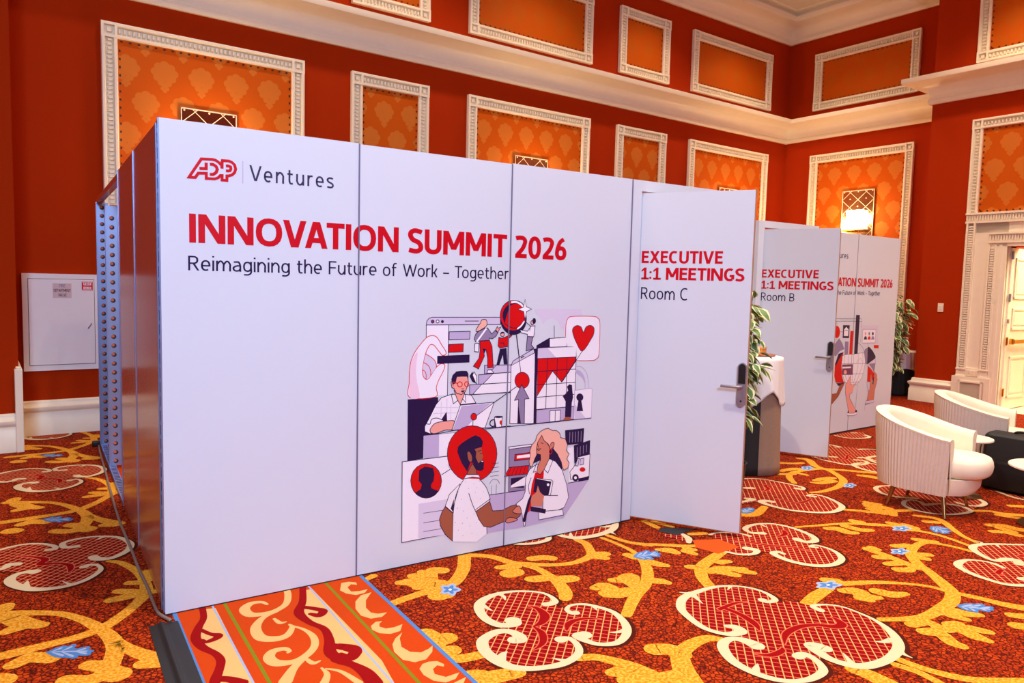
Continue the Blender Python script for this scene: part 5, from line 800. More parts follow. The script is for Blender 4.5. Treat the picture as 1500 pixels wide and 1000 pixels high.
# ------------------------------------------------------------------ doorway at right
def doorway():
    root = MB(); a0, a1 = 3.98, 6.98
    f = FRONT
    def slab(a, b, z0, z1, d0, d1): root.box(a, b, z0, z1, d0, d1, 0, lambda x, y, d: f(x, y, d))
    for m in (False, True):
        q = (lambda a: a0 + a1 - a) if m else (lambda a: a)
        def sl(a, b, z0, z1, d0, d1):
            x, y = sorted((q(a), q(b))); slab(x, y, z0, z1, d0, d1)
        sl(a0, D0, 0.0, 2.77, -.02, .03)
        sl(a0 - .03, 4.47, 0, .47, .03, .085); sl(4.06, 4.40, .06, .40, .085, .075)
        for (x0, x1) in ((4.05, 4.38),):
            for (u0, u1, v0, v1) in ((x0, x1, .385, .41), (x0, x1, .05, .075), (x0, x0 + .025, .05, .41), (x1 - .025, x1, .05, .41)): sl(u0, u1, v0, v1, .085, .1)
        for x0, x1, zt in ((4.0, 4.125, 2.77), (4.315, 4.43, 2.44)):
            sl(x0, x0 + .025, .47, zt, .03, .065); sl(x1 - .025, x1, .47, zt, .03, .065)
            sl(x0, x1, .47, .60, .03, .06); 
            for zz in (.47, .575): sl(x0 - .01, x1 + .01, zz, zz + .018, .06, .075)
            n = int((zt - .62) / .036)
            for i in range(n): sl(x0 + .032, x1 - .032, .62 + i * .036, .62 + i * .036 + .022, .03, .056)
        sl(4.125, 4.315, .48, .60, .03, .05); 
        for i in range(4): sl(4.15 + i * .04, 4.175 + i * .04, .50, .57, .05, .068)
        sl(4.43, D0 + .0, 0, 2.46, -.1, .05); sl(4.46, 4.50, .0, 2.44, .05, .062)
    slab(D0 - .13, D1 + .13, 2.42, 2.47, -.1, .05)
    # head: beaded band above the opening and above the frieze
    for zz, x0, x1 in ((2.47, 4.315, a1 + a0 - 4.315), (2.77, a0, a1)):
        slab(x0, x1, zz, zz + .03, .0, .065); slab(x0, x1, zz + .03, zz + .125, .0, .035); slab(x0, x1, zz + .125, zz + .155, .0, .07)
        n = int((x1 - x0) / .036)
        for i in range(n): slab(x0 + .008 + i * .036, x0 + .03 + i * .036, zz + .045, zz + .11, .035, .056)
    slab(a0, a1, 2.625, 2.77, -.02, .03)
    frame_moulding(root, a0, a1, 2.90, 4.305, f, .145, 'LRT')
    o = struct(root.build('door_1', 'trim'), 'tall white carved double doorway open to the bright foyer', 'doorway')
    mb = MB(); damask_field(mb, a0 + .145, a1 - .145, 2.925, 4.16, f, 4.3); child_label(mb.build('damask_panel', ['damask', 'nail'], o), 'orange damask panel above the door')
    # open leaf, swung out into the foyer; (u from the hinge, z, e across the thickness)
    g = lambda u, z, e: W(S_P + 0.10 + u, D0 + 0.02 + e, z)
    mb = MB(); lf = lambda u, z, e: g(u, z, e)
    mb.box(0, 0.90, .012, 2.40, -.045, 0.0, 0, lf)
    for z0, z1 in ((.18, .80), (1.20, 1.52), (1.66, 2.26)):
        for (u0, u1, v0, v1) in ((.14, .76, z0, z0 + .03), (.14, .76, z1 - .03, z1), (.14, .17, z0, z1), (.73, .76, z0, z1)): mb.box(u0, u1, v0, v1, 0, .018, 0, lf)
        mb.box(.21, .69, z0 + .07, z1 - .07, 0, .012, 0, lf)
    leaf = child_label(mb.build('door_leaf', 'trim', o), 'open white panelled door leaf')
    mb = MB(); mb.box(.10, .84, 1.0, 1.055, .05, .085, 0, lf)
    for u in (.12, .78): mb.box(u, u + .05, .985, 1.07, 0, .05, 0, lf)
    child_label(mb.build('push_bar', 'brass', leaf), 'brass push bar')
    for z in (.22, .98, 1.62, 2.24):
        mb = MB(); mb.box(-.02, .045, z, z + .11, 0, .012, 0, lf); mb.tube([lf(-.006, z - .005, .014), lf(-.006, z + .115, .014)], .009, 8)
        mb.build('hinge', 'brass' if z < 1.2 else 'steel', leaf)
    mb = MB(); mb.box(-.012, .02, 1.30, 1.36, .0, .02, 0, lf); mb.build('door_latch', 'steel', leaf)
doorway()
mb = MB(); mb.box(S_R + 3.0, S_R + 3.1, T_J, T_END, 0, 4.0, 0, W); mb.box(S_R + 0.1, S_R + 3.1, T_J - .1, T_J, 0, 4.0, 0, W); mb.box(S_P + .3, S_R + 3.1, T_J, T_END, 4.0, 4.1, 0, W)
struct(mb.build('wall_foyer', 'foyer'), 'cream foyer wall and ceiling beyond the open doorway', 'wall')

# ------------------------------------------------------------------ light switch, valve cabinet, wall lamps
def light_switch():
    r = thing('light_switch', 'white light switch plate on the red wall left of the doorway', 'light switch', W(S_P, 3.685, 1.43))
    mb = MB(); mb.box(3.645, 3.728, 1.427, 1.562, 0, .008, 0, lambda x, y, d: FRONT(x, y, d) - r.location); mb.build('plate', 'trim', r, bevel=.003)
    mb = MB(); mb.box(3.67, 3.703, 1.462, 1.527, .008, .015, 0, lambda x, y, d: FRONT(x, y, d) - r.location); mb.build('rocker', 'cabinet', r, bevel=.002)
light_switch()
def valve_cabinet():
    r = thing('valve_cabinet', 'white recessed fire department valve cabinet on the red wall', 'cabinet', W(-.275, .0, .68))
    f = lambda x, y, d: BACK(x, y, d) - r.location
    mb = MB()
    for a in ((-.63, -.582, .68, 1.69), (.018, .075, .68, 1.69), (-.582, .018, 1.638, 1.69), (-.582, .018, .68, .735)): mb.box(a[0], a[1], a[2], a[3], 0, .05, 0, f)
    mb.box(-.582, .018, .735, 1.638, 0, .02, 1, f); mb.build('cabinet_frame', ['cabinet', 'dark'], r)
    mb = MB(); mb.box(-.577, .013, .741, 1.633, .02, .056, 0, f); dr = mb.build('door', 'cabinet', r, bevel=.003)
    mb = MB(); mb.box(-.362, -.195, 1.44, 1.592, .056, .0572, 0, f)
    for s, b, c, x0, x1 in (('FIRE', 1.551, 'X', -.305, -.25), ('DEPARTMENT', 1.503, 'D', -.355, -.202), ('VALVE', 1.455, 'D', -.315, -.24)): write(mb, s, x0, x1, b, .031, lambda a, z, l: f(a, z, .0577 + l), 1 if c == 'X' else 2, .16)
    child_label(mb.build('sticker', ['label_pink', 'ink_G', 'ink_D'], dr), 'pale pink sticker reading FIRE DEPARTMENT VALVE')
    mb = MB(); mb.box(-.1, .002, 1.518, 1.618, .056, .0572, 0, f)
    mb.box(-.085, -.013, 1.575, 1.603, .0572, .0577, 1, f); write(mb, 'FIRE', -.08, -.018, 1.579, .021, lambda a, z, l: f(a, z, .0582 + l), 0, .16)
    mb.box(-.085, -.013, 1.535, 1.560, .0572, .0577, 1, f); write(mb, 'VALVE', -.08, -.018, 1.538, .018, lambda a, z, l: f(a, z, .0582 + l), 0, .16)
    for i in range(9):
        for z0, z1 in ((1.519, 1.530), (1.606, 1.617)): mb.poly([f(-.098 + i * .011, z0, .0577), f(-.092 + i * .011, z0, .0577), f(-.088 + i * .011, z1, .0577), f(-.094 + i * .011, z1, .0577)], 1)
    child_label(mb.build('warning_sticker', ['ink_R', 'ink_W'], dr), 'red striped warning sticker')
    mb = MB(); mb.tube([f(-.048, 1.117, .058), f(-.043, 1.13, .075), f(-.022, 1.16, .075), f(-.018, 1.168, .058)], .0055, 8); child_label(mb.build('latch', 'steel', dr, smooth=True), 'small metal pull latch')
M['label_pink'] = flat('sticker_pink', (214, 186, 186), 0.5); M['ink_D'] = flat('ink_dark_red', (70, 30, 46), 0.5)
valve_cabinet()
def sconce(fn, a0, a1, z0, z1, label):
    r = thing('wall_lamp', label, 'wall lamp', fn((a0 + a1) / 2, z0, 0), 0, 'mirror backed wall lamps')
    f = lambda x, y, d: fn(x, y, d) - r.location
    mb = MB(); mb.box(a0, a1, z0, z1, .02, .045, 0, f); mb.build('mirror_plate', 'mirror', r, bevel=.004)
    mb = MB(); w = a1 - a0; h = z1 - z0; e = .0465
    for u0, u1, v0, v1 in ((0, 1, 0, .015), (0, 1, .985, 1), (0, .018, 0, 1), (.982, 1, 0, 1)): mb.box(a0 + u0 * w, a0 + u1 * w, z0 + v0 * h, z0 + v1 * h, .045, .0475, 0, f)
    for i in range(-3, 5):                                     # etched diamonds, two columns wide
        for sg in (1, -1):
            seg = []
            for k in range(41):
                u = k / 40; v = (u * 2 * sg + i) * .32 + .16
                if 0 <= v <= 1: seg.append((a0 + u * w, z0 + v * h))
            if len(seg) > 1: ribbon(mb, [seg[0], seg[-1]], .008, lambda a, z: f(a, z, e), 0)
    for u, v in ((.06, .97), (.5, .97), (.94, .97), (.25, .82), (.75, .82), (.06, .5), (.94, .5), (.25, .5), (.75, .5), (.5, .66), (.06, .03), (.94, .03)):
        mb.lathe([(.012, 0), (.009, .006), (.003, .009)], (0, 0, 0), 10); n = 30
        for j in range(len(mb.v) - n, len(mb.v)): x, y, z = mb.v[j]; mb.v[j] = tuple(f(a0 + u * w + x, z0 + v * h + y, .045 + z))
    mb.build('etched_lines', 'etch', r)
    ac = (a0 + a1) / 2; zs = z0 + .16 * h
    mb = MB(); mb.box(ac - .22, ac + .22, zs - .03, zs, .045, .17, 0, f); mb.build('shelf', 'brass', r, bevel=.004)
    lc = f(ac, zs + .2, .12)
    for da in (-.09, .09):
        mb = MB(); c = f(ac + da, zs, .11); mb.lathe([(.070, 0), (.074, .02), (.074, .35), (.070, .355)], c, 20); mb.build('lamp_shade', 'glow', r, smooth=True, auto=True)
    l = D.lights.new('wall_lamp_glow', 'POINT'); l.energy = 31; l.color = (1.0, 0.72, 0.36); l.shadow_soft_size = .1
    lo = D.objects.new('wall_lamp_glow', l); COL.objects.link(lo); lo.location = fn(ac, zs + .22, .36)
    return r
sconce(BACK, .90, 1.51, 2.72, 3.587, 'mirror backed wall lamp peeking over the booth top left of the headline')
sconce(BACK, 5.535, 6.16, 2.75, 3.615, 'gold reflecting mirror wall lamp above the booth seam')
sconce(BACK, 10.24, 10.85, 2.73, 3.593, 'mirror wall lamp just above the open Room C door')
sconce(RECESS, 1.31, 1.925, 2.72, 3.587, 'lit mirror wall lamp with two glowing shades above the far booth')

# ------------------------------------------------------------------ the booths
H = 2.446
LAYOUT_N = 0.00001
def perforated(mb, fn, a0, a1, z0, z1, pitch=.078, r=.020):
    """aluminium strip face with a row of holes; fn(a, z, d)"""
    mb.box(a0, a1, z0, z1, -.012, 0, 0, fn)
    n = int((z1 - z0) / pitch); c = (a0 + a1) / 2
    for i in range(n):
        zc = z0 + pitch * (i + .5)
        mb.poly([fn(c + r * math.cos(PI * k / 6), zc + r * math.sin(PI * k / 6), .0008) for k in range(12)], 1)
        mb.poly([fn(c + r * .62 * math.cos(PI * k / 6) - r * .3, zc + r * .62 * math.sin(PI * k / 6) + r * .25, .0014) for k in range(12)], 2)
def lock(door, fn, w_edge):
    """smart lever lock on the door face; fn(u along the leaf, z, d out)"""
    pl = []
    u = w_edge; z0, z1 = .905, 1.205; hw = .031
    for k in range(25): t = PI * k / 24; pl.append((u + hw * math.cos(t), z1 - hw + hw * math.sin(t)))
    for k in range(25): t = PI + PI * k / 24; pl.append((u + hw * math.cos(t), z0 + hw + hw * math.sin(t)))
    mb = MB(); n = len(pl)
    mb.grid([[fn(a, b, d) for a, b in pl] for d in (0, .016)], 0, True); mb.poly([fn(u + (a - u) * .9, b * 1.0, .019) for a, b in pl]); mb.grid([[fn(a, b, .016) for a, b in pl], [fn(u + (a - u) * .9, b, .019) for a, b in pl]], 0, True)
    p = child_label(mb.build('lock_plate', 'steel', door, smooth=True, auto=True), 'brushed steel lever lock')
    mb = MB(); k2 = [(u + (a - u) * .74, 1.085 + (b - 1.085) * (.0 if b < 1.0 else 1.0) - (.0 if b < 1.0 else .006)) for a, b in pl if b > 1.0]; k2 = [(k2[0][0], 1.065)] + k2 + [(k2[-1][0], 1.065)]
    mb.poly([fn(a, b, .0215) for a, b in k2]); mb.grid([[fn(a, b, d) for a, b in k2] for d in (.017, .0215)], 0, True)
    child_label(mb.build('keypad', 'black', door), 'black keypad window on the lock')
    mb = MB(); hz = 1.045
    path = [fn(u, hz, .018), fn(u, hz, .05), fn(u - .012, hz, .06), fn(u - .03, hz, .062), fn(u - .13, hz, .062)]
    mb.tube(path, [.012, .011, .011, .010, .0095], 12); mb.build('door_handle', 'steel', door, smooth=True)
    mb = MB(); mb.poly([fn(u + .007 * math.cos(PI * k / 6), .945 + .007 * math.sin(PI * k / 6), .0200) for k in range(12)]); mb.build('keyhole', 'dark', door)
def booth_door(root, hinge, ang, w, z0, z1, room, x_max):
    """leaf hung on its hinge line; root-local coordinates"""
    d = Vector((math.cos(ang), math.sin(ang), 0)); n = Vector((d.y, -d.x, 0)); h = Vector((hinge[0], hinge[1], 0))     # n: the printed outer face
    fn = lambda u, z, e: h + d * u + n * e + Vector((0, 0, z))
    mb = MB(); mb.box(0, w, z0, z1, -.042, 0, 0, fn); e = .004
    mb.box(w, w + e, z0, z1, -.044, .0, 1, fn); mb.box(0, w + e, z0 - e, z0, -.044, 0, 1, fn)
    dr = child_label(mb.build('door', ['panel', 'panel_edge'], root), 'open white door leaf lettered ' + room)
    mb = MB(); g = lambda a, z, l=0.0: fn(a, z, .0008 + l)
    dz = 0.0 if room == 'Room C' else -.040
    write(mb, 'EXECUTIVE', .028 - x_max, .591 - x_max * 1.6, 1.869 + dz, .085, g, 0, .19)
    a0 = .030 - x_max; a1 = .737 - x_max * 2; k = (a1 - a0)
    one = .055 * k / .707
    for j in (0, 1):                                           # slab-serif ones of the printed face
        o = a0 + j * (.086 * k / .707); zb = 1.753 + dz; cp = .085
        mb.poly([g(o + .018, zb), g(o + .036, zb), g(o + .036, zb + cp), g(o + .022, zb + cp), g(o + .0, zb + cp - .018), g(o + .0, zb + cp - .032), g(o + .018, zb + cp - .020)], 0)
        mb.poly([g(o, zb), g(o + one, zb), g(o + one, zb + .014), g(o, zb + .014)], 0)
    for zz in (1.765, 1.805): mb.poly([fn(a0 + .066 + .0085 * math.cos(PI * q / 5), zz + dz + .0085 * math.sin(PI * q / 5), .0009) for q in range(10)], 0)
    write(mb, 'MEETINGS', a0 + .176 * k / .707, a1, 1.753 + dz, .085, g, 0, .19)
    child_label(mb.build('title_lettering', 'ink_I', dr), 'red door title lettering')
    mb = MB(); write(mb, room, .032 - x_max, .369 - x_max * 1.5, 1.614 + dz * .6, .084, g, 0, .105); child_label(mb.build('room_lettering', 'ink_N', dr), 'slim navy room lettering')
    lock(dr, fn, w - .028)
    return dr
def near_booth():
    r = thing('meeting_booth', 'large white meeting booth with printed headline and open Room C door', 'meeting booth', (0, 0, 0), 0, 'white meeting booths')
    for i in range(3):
        mb = MB(); mb.box(i + (.004 if i else 0.0), i + .996, 0.0, .05, .009, H - (.004 if i % 2 else 0)); mb.build('front_panel', 'panel', r)
    for i in (1, 2, 3):
        mb = MB(); mb.box(i - .0034, i + .0034, -.0052, .03, .015, H - .003); mb.build('joint_strip', 'seam', r)
    mb = MB(); mb.box(.0, 3.0, .003, .06, .0, .0085); mb.box(3.0, 3.09, .002, .06, 0, .012); mb.box(3.91, 4.0, .002, .06, 0, .012); child_label(mb.build('base_rail', 'dark', r), 'dark base rail')
    # door frame
    mb = MB(); mb.box(3.006, 3.09, 0, .05, .012, H); mb.box(3.91, 4.0, 0, .05, .012, H); mb.box(3.09, 3.91, 0, .05, 2.372, H); mb.build('door_frame', 'panel', r)
    # side wall, corner profile and the open rear bay
    mb = MB(); mb.box(-.008, .0, .0, .006, .02, H); mb.box(-.012, .0, .040, .052, .02, H - .02, 0)
    mb.box(-.006, .02, .006, .040, .02, H - .01, 1)
    for i in range(34): mb.box(-.0085, -.006, .014, .030, .05 + i * .0705, .068 + i * .0705, 0)
    child_label(mb.build('corner_profile', ['alu', 'dark'], r), 'slotted aluminium corner profile')
    for y0, y1, x in ((.052, 1.075, -.004), (1.085, 2.07, -.002)):
        mb = MB(); mb.box(x, x + .04, y0, y1, .025, H - .012); child_label(mb.build('side_panel', 'lam', r), 'glossy brown laminate side panel')
        mb = MB(); mb.box(x - .004, x + .03, y1, y1 + .010, .02, H - .01); mb.build('panel_edge', 'alu', r)
    mb = MB(); mb.box(-.004, .05, 2.08, 4.22, 0, .03, 0)
    for i in range(40): mb.box(.002, .044, 2.13 + i * .052, 2.155 + i * .052, .03, .0305, 1)
    child_label(mb.build('floor_rail', ['alu', 'dark'], r), 'slotted aluminium floor rail')
    mb = MB(); mb.box(-.004, .04, 2.08, 4.22, H - .075, H - .03); mb.build('top_rail', 'lam', r)
    for y, a0, a1, zt in ((3.28, .005, .095, 2.28), (4.20, -.005, .085, 2.38)):
        mb = MB(); fn = lambda a, z, d, y=y: (a, y - d, z)
        perforated(mb, fn, a0, a1, .03, zt); mb.box(a0 - .006, a0, y - .012, y + .03, .03, zt); mb.box(a1, a1 + .006, y - .012, y + .03, .03, zt)
        child_label(mb.build('perforated_post', ['alu', 'dark', 'lam'], r), 'perforated aluminium post')
        mb = MB(); mb.box(.11, 3.96, y + .01, y + .05, .03, H - .08); mb.build('inner_partition', 'lam', r)
    mb = MB(); mb.box(3.95, 4.0, .06, 4.2, .02, H); mb.build('right_side_panel', 'panel', r)
    # printing
    mats = []; mb = MB(); print_art(PRINT_NEAR, lambda a, b, l: (a, -l, b), mb, mats, .000007, .0047)
    child_label(mb.build('illustration', mats, r), 'printed red, navy and lilac illustration of people at work')
    pf = lambda a, b, l=0.0: (a, -.0006 - l, b)
    mb = MB(); write(mb, 'INNOVATION SUMMIT 2026', .128, 2.440, 1.8625, .141, pf, 0, .192); child_label(mb.build('headline_lettering', 'ink_I', r), 'bold red headline lettering')
    mb = MB(); write(mb, 'Reimagining the Future of Work – Together', .122, 1.990, 1.7265, .0715, pf, 0, .105); child_label(mb.build('tagline_lettering', 'ink_N', r), 'slim navy tagline lettering')
    mb = MB(); write(mb, 'Ventures', .414, .855, 2.189, .078, pf, 0, .115, .20); child_label(mb.build('wordmark_lettering', 'ink_X', r), 'slate grey wordmark lettering')
    mb = MB(); ribbon(mb, [(.3827, 2.2824), (.3823, 2.1711)], .004, lambda a, b: (a, -.0006, b), 1)
    logo(mb, lambda a, b: (a, -.0006, b))
    child_label(mb.build('logo', ['ink_I', 'ink_L'], r), 'red outlined three letter logo with divider')
    booth_door(r, (3.099, .0283), -1.0216, .7834, .03, 2.3593, 'Room C', 0.0)
    return r
def logo(mb, fn):
    n = 0
    for op in LOGO.split(';'):
        cl, w, p = op.split('|'); v = [int(x) / 2000.0 for x in p.split()]; pts = list(zip(v[0::2], v[1::2])); n += 1
        ribbon(mb, pts, float(w) / 18.75 / 236.0, lambda a, b: Vector(fn(a, b)) + Vector((0, -.00002 * n, 0)), 0, cl == '1')
near_booth()
def middle_booth():
    r = thing('meeting_booth', 'white meeting booth in the middle with open Room B door', 'meeting booth', (5.746, 1.117, 0), 0, 'white meeting booths')
    h = 2.414
    mb = MB(); mb.box(0, .084, 0, .05, .012, h); mb.box(.91, 1.0, 0, .05, .012, h); mb.box(.084, .91, 0, .05, 2.345, h); mb.build('door_frame', 'panel', r)
    mb = MB(); mb.box(0, .05, .06, 3.2, .02, h - .01); mb.build('side_panel', 'panel', r)
    mb = MB(); mb.box(0.06, .99, 3.15, 3.2, .02, h - .01); mb.build('rear_panel', 'lam', r)
    mb = MB(); mb.box(.95, 1.0, .06, 3.14, .02, h - .01); mb.build('right_side_panel', 'panel', r)
    booth_door(r, (.090, .030), -1.1035, .7488, .03, 2.3267, 'Room B', .012)
middle_booth()
def far_booth():
    r = thing('meeting_booth', 'white meeting booth farthest back with globe illustration beside the plant', 'meeting booth', (7.764, 1.279, 0), .0517, 'white meeting booths')
    h = 2.39
    for x0, x1 in ((-.88, -.003), (.003, .997)):
        mb = MB(); mb.box(x0, x1, 0, .05, .02, h); mb.build('front_panel', 'panel', r)
    mb = MB(); mb.box(-.003, .003, -.002, .03, .02, h - .002); mb.build('joint_strip', 'seam', r)
    mb = MB(); mb.box(-.88, 1.0, .004, .06, 0, .02); mb.build('base_rail', 'dark', r)
    for x0, x1, y0, y1, nm in ((.95, 1.0, .052, 2.4, 'side_panel'), (-.88, 1.0, 2.402, 2.44, 'rear_panel'), (-.88, -.84, .052, 2.4, 'left_side_panel')):
        mb = MB(); mb.box(x0, x1, y0, y1, .02, h - .01); mb.build(nm, 'panel', r)
    mats = []; mb = MB(); print_art(PRINT_FAR, lambda a, b, l: (a, -l, b), mb, mats, .00003, .006)
    child_label(mb.build('illustration', mats, r), 'printed illustration of hands holding a globe and charts')
    f = lambda a, b, l=0.0: (a, -.0022 - l, b)
    mb = MB(); write(mb, 'INNOVATION SUMMIT 2026', -.81, .861, 1.768, .102, f, 0, .19); child_label(mb.build('headline_lettering', 'ink_I', r), 'bold red headline lettering')
    mb = MB(); write(mb, 'Reimagining the Future of Work – Together', -.81, .571, 1.668, .052, f, 0, .105); child_label(mb.build('tagline_lettering', 'ink_N', r), 'slim navy tagline lettering')
    mb = MB(); write(mb, 'Ventures', -.60, -.21, 2.095, .065, f, 0, .115, .2); child_label(mb.build('wordmark_lettering', 'ink_X', r), 'slate grey wordmark lettering')
far_booth()

# ------------------------------------------------------------------ lounge chairs
def lounge_chair(label, loc, rz):
    r = thing('lounge_chair', label, 'armchair', (loc[0], loc[1], .003), rz, 'ivory lounge chairs')
    hw = .335
    def plan(t):
        """t from 0 (near arm front) to 1 (far arm front) around the back; front is -y"""
        a = PI * (t - .5) * 1.0
        L1 = .30; tot = 2 * L1 + PI * hw; q = t * tot
        if q < L1: return Vector((-hw, -.24 + q)), Vector((-1, 0))
        if q > tot - L1: return Vector((hw, -.24 + (tot - q))), Vector((1, 0))
        th = PI - (q - L1) / hw
        return Vector((hw * math.cos(th), .06 + hw * math.sin(th) * 1.02)), Vector((math.cos(th), math.sin(th)))
    def top(t): 
        k = math.sin(PI * t); return .612 + .153 * (k ** 1.6)
    def scale(z): return .80 + .20 * min(1, max(0, (z - .17) / .5)) ** .8
    N = 360; rows = []
    for j in range(11):
        row = []
        for i in range(N + 1):
            t = i / N; p, n = plan(t); zt = top(t) - .02; z = .165 + (zt - .165) * j / 10
            rib = .0048 * math.cos(2 * PI * (t * 60 + .10 * j)); s = scale(z)
            row.append((p.x * s + n.x * rib, p.y * (.5 + .5 * s) + n.y * rib, z))
        rows.append(row)
    mb = MB(); mb.grid(rows, 0); child_label(mb.build('outer_shell', 'chair_rib', r, smooth=True), 'ribbed ivory outer shell')
    # rounded rim, inner padding and arm fronts
    rows = []; n2 = 96
    for (off, dz) in ((.0, -.022), (-.004, -.006), (.018, .0), (.045, .002), (.075, -.004), (.095, -.022), (.105, -.06), (.10, -.16), (.085, -.28), (.08, -.36)):
        row = []
        for i in range(n2 + 1):
            t = i / n2; p, n = plan(t); s = scale(top(t) - .02); z = max(.34, top(t) + dz)
            row.append((p.x * s - n.x * off, p.y * (.5 + .5 * s) - n.y * off, z))
        rows.append(row)
    mb = MB(); mb.grid(rows, 0)
    for e in (0, -1):
        mb.face(mb.pts([rw[e] for rw in rows] + [(rows[0][e][0] * .83, rows[0][e][1] - .0, .17), ]), 0)
    mb.build('inner_backrest', 'chair', r, smooth=True, auto=True)
    def dshape(w, yb, yf, n=24, p=2.6):
        out = []
        for i in range(n + 1):
            th = PI + PI * i / n; c, s_ = math.cos(th), math.sin(th)
            out.append((w * math.copysign(abs(c) ** (2 / p), c), -.12 + (yf + .12) * abs(s_) ** (2 / p)))
        return [(-w, yb)] + [(a, b) for a, b in out] + [(w, yb)]
    def cushion(nm, w, yb, yf, z0, z1, rnd, mat):
        mb = MB(); rows = []
        m = 6
        for j in range(m + 1): 
            th = -PI / 2 + PI * j / m; ins = rnd * (1 - math.cos(th)); z = (z0 + z1) / 2 + (z1 - z0) / 2 * math.sin(th)
            cx, cy = 0, (yb + yf) / 2
            rows.append([(x * (1 - ins / w), cy + (y - cy) * (1 - ins / abs(yf - cy)), z) for x, y in dshape(w, yb, yf)])
        ids = mb.grid(rows, 0, True); mb.face(ids[0][::-1]); mb.face(ids[-1]); return mb.build(nm, mat, r, smooth=True, auto=False)
    cushion('seat_cushion', .265, .20, -.435, .312, .458, .034, 'chair')
    mb = MB(); rows = [[(x * k, y * k2, z) for x, y in dshape(.285, .02, -.36)] for k, k2, z in ((.80, .80, .165), (.90, .9, .175), (.95, .98, .22), (.99, 1.0, .305))]
    ids = mb.grid(rows, 0, True); mb.face(ids[0][::-1]); mb.face(ids[-1]); mb.build('front_apron', 'chair', r, smooth=True, auto=True)
    for sx, sy in ((-1, -1), (1, -1), (-1, 1), (1, 1)):
        mb = MB(); mb.tube([(sx * .205, sy * .175, .185), (sx * (.268 if sy < 0 else .218), sy * .218, 0)], [.021, .0115], 14); mb.build('leg', 'bronze', r, smooth=True, auto=True)
    return r
lounge_chair('ivory ribbed tub armchair nearest the camera with four bronze legs showing', (5.46, -.88), .17)
lounge_chair('ivory ribbed tub armchair farther back behind the black backpack', (6.98, -.57), .30)
def side_table(label, x, y, h, rad):
    r = thing('side_table', label, 'side table', (x, y, .003), 0, 'round white side tables')
    mb = MB(); mb.lathe([(rad * .93, h - .022), (rad, h - .014), (rad, h - .004), (rad * .985, h)], (0, 0, 0), 48); mb.build('table_top', 'table_top', r, smooth=True, auto=True)
    mb = MB(); mb.tube([(0, 0, .01), (0, 0, h - .02)], .022, 16); mb.build('stem', 'bronze', r, smooth=True)
    mb = MB(); mb.lathe([(rad * .7, 0), (rad * .7, .008), (.05, .016), (.025, .03)], (0, 0, 0), 40); mb.build('base', 'bronze', r, smooth=True, auto=True)
side_table('round white side table half hidden between the two armchairs', 6.08, -.87, .50, .19)
side_table('round white side table cut by the right edge in front of the backpack', 5.74, -1.62, .45, .27)
def backpack():
    r = thing('backpack', 'black backpack standing on the carpet beside the farther armchair', 'backpack', (6.50, -1.10, .003), .06)
    def rbox(nm, x0, x1, y0, y1, z0, z1, bev, mat, parent=r, top=1.0):
        mb = MB(); mb.box(x0, x1, y0, y1, z0, z1)
        cx, cy = (x0 + x1) / 2, (y0 + y1) / 2
        mb.v = [(cx + (x - cx) * (top if z > (z0 + z1) / 2 else 1), cy + (y - cy) * (top if z > (z0 + z1) / 2 else 1), z) for x, y, z in mb.v]
        o = mb.build(nm, mat, parent); b = o.modifiers.new('bevel', 'BEVEL'); b.width = bev; b.segments = 5
        o.data.polygons.foreach_set('use_smooth', [True] * len(o.data.polygons)); return o
    rbox('main_body', 0, .23, -.31, .31, 0, .505, .055, 'bag', top=.95)
    child_label(rbox('top_flap', -.020, .08, -.270, .262, .205, .49, .018, 'bag_g', top=.95), 'dark grey front flap pocket')
    rbox('front_pocket', -.022, .08, -.285, .27, .02, .258, .016, 'bag')
    rbox('side_pocket', .05, .19, .295, .335, .03, .22, .016, 'bag')
    mb = MB(); mb.tube(spline([(.12, .10, .47), (.12, .08, .515), (.12, 0, .525), (.12, -.08, .515), (.12, -.10, .47)], 5), .011, 8); mb.build('grab_handle', 'black', r, smooth=True)
    mb = MB(); mb.tube(spline([(-.02, .27, .46), (-.035, .285, .40), (-.05, .285, .30), (-.055, .275, .22)], 5), .005, 6)
    mb.tube(spline([(-.03, .25, .265), (-.05, .1, .262), (-.052, -.1, .262), (-.03, -.27, .265)], 5), .004, 6); mb.build('zipper', 'black', r, smooth=True)
    for z in (.255, .225):
        mb = MB(); mb.box(-.062, -.054, .262, .272, z, z + .02); mb.build('zip_pull', 'steel', r, bevel=.002)
    mb = MB(); mb.tube(spline([(.14, .31, .10), (.10, .36, .09), (.04, .38, .07), (.02, .37, .02), (.06, .36, .008), (.02, .34, .008)], 6), .012, 6); mb.build('shoulder_strap', 'bag', r, smooth=True)
backpack()

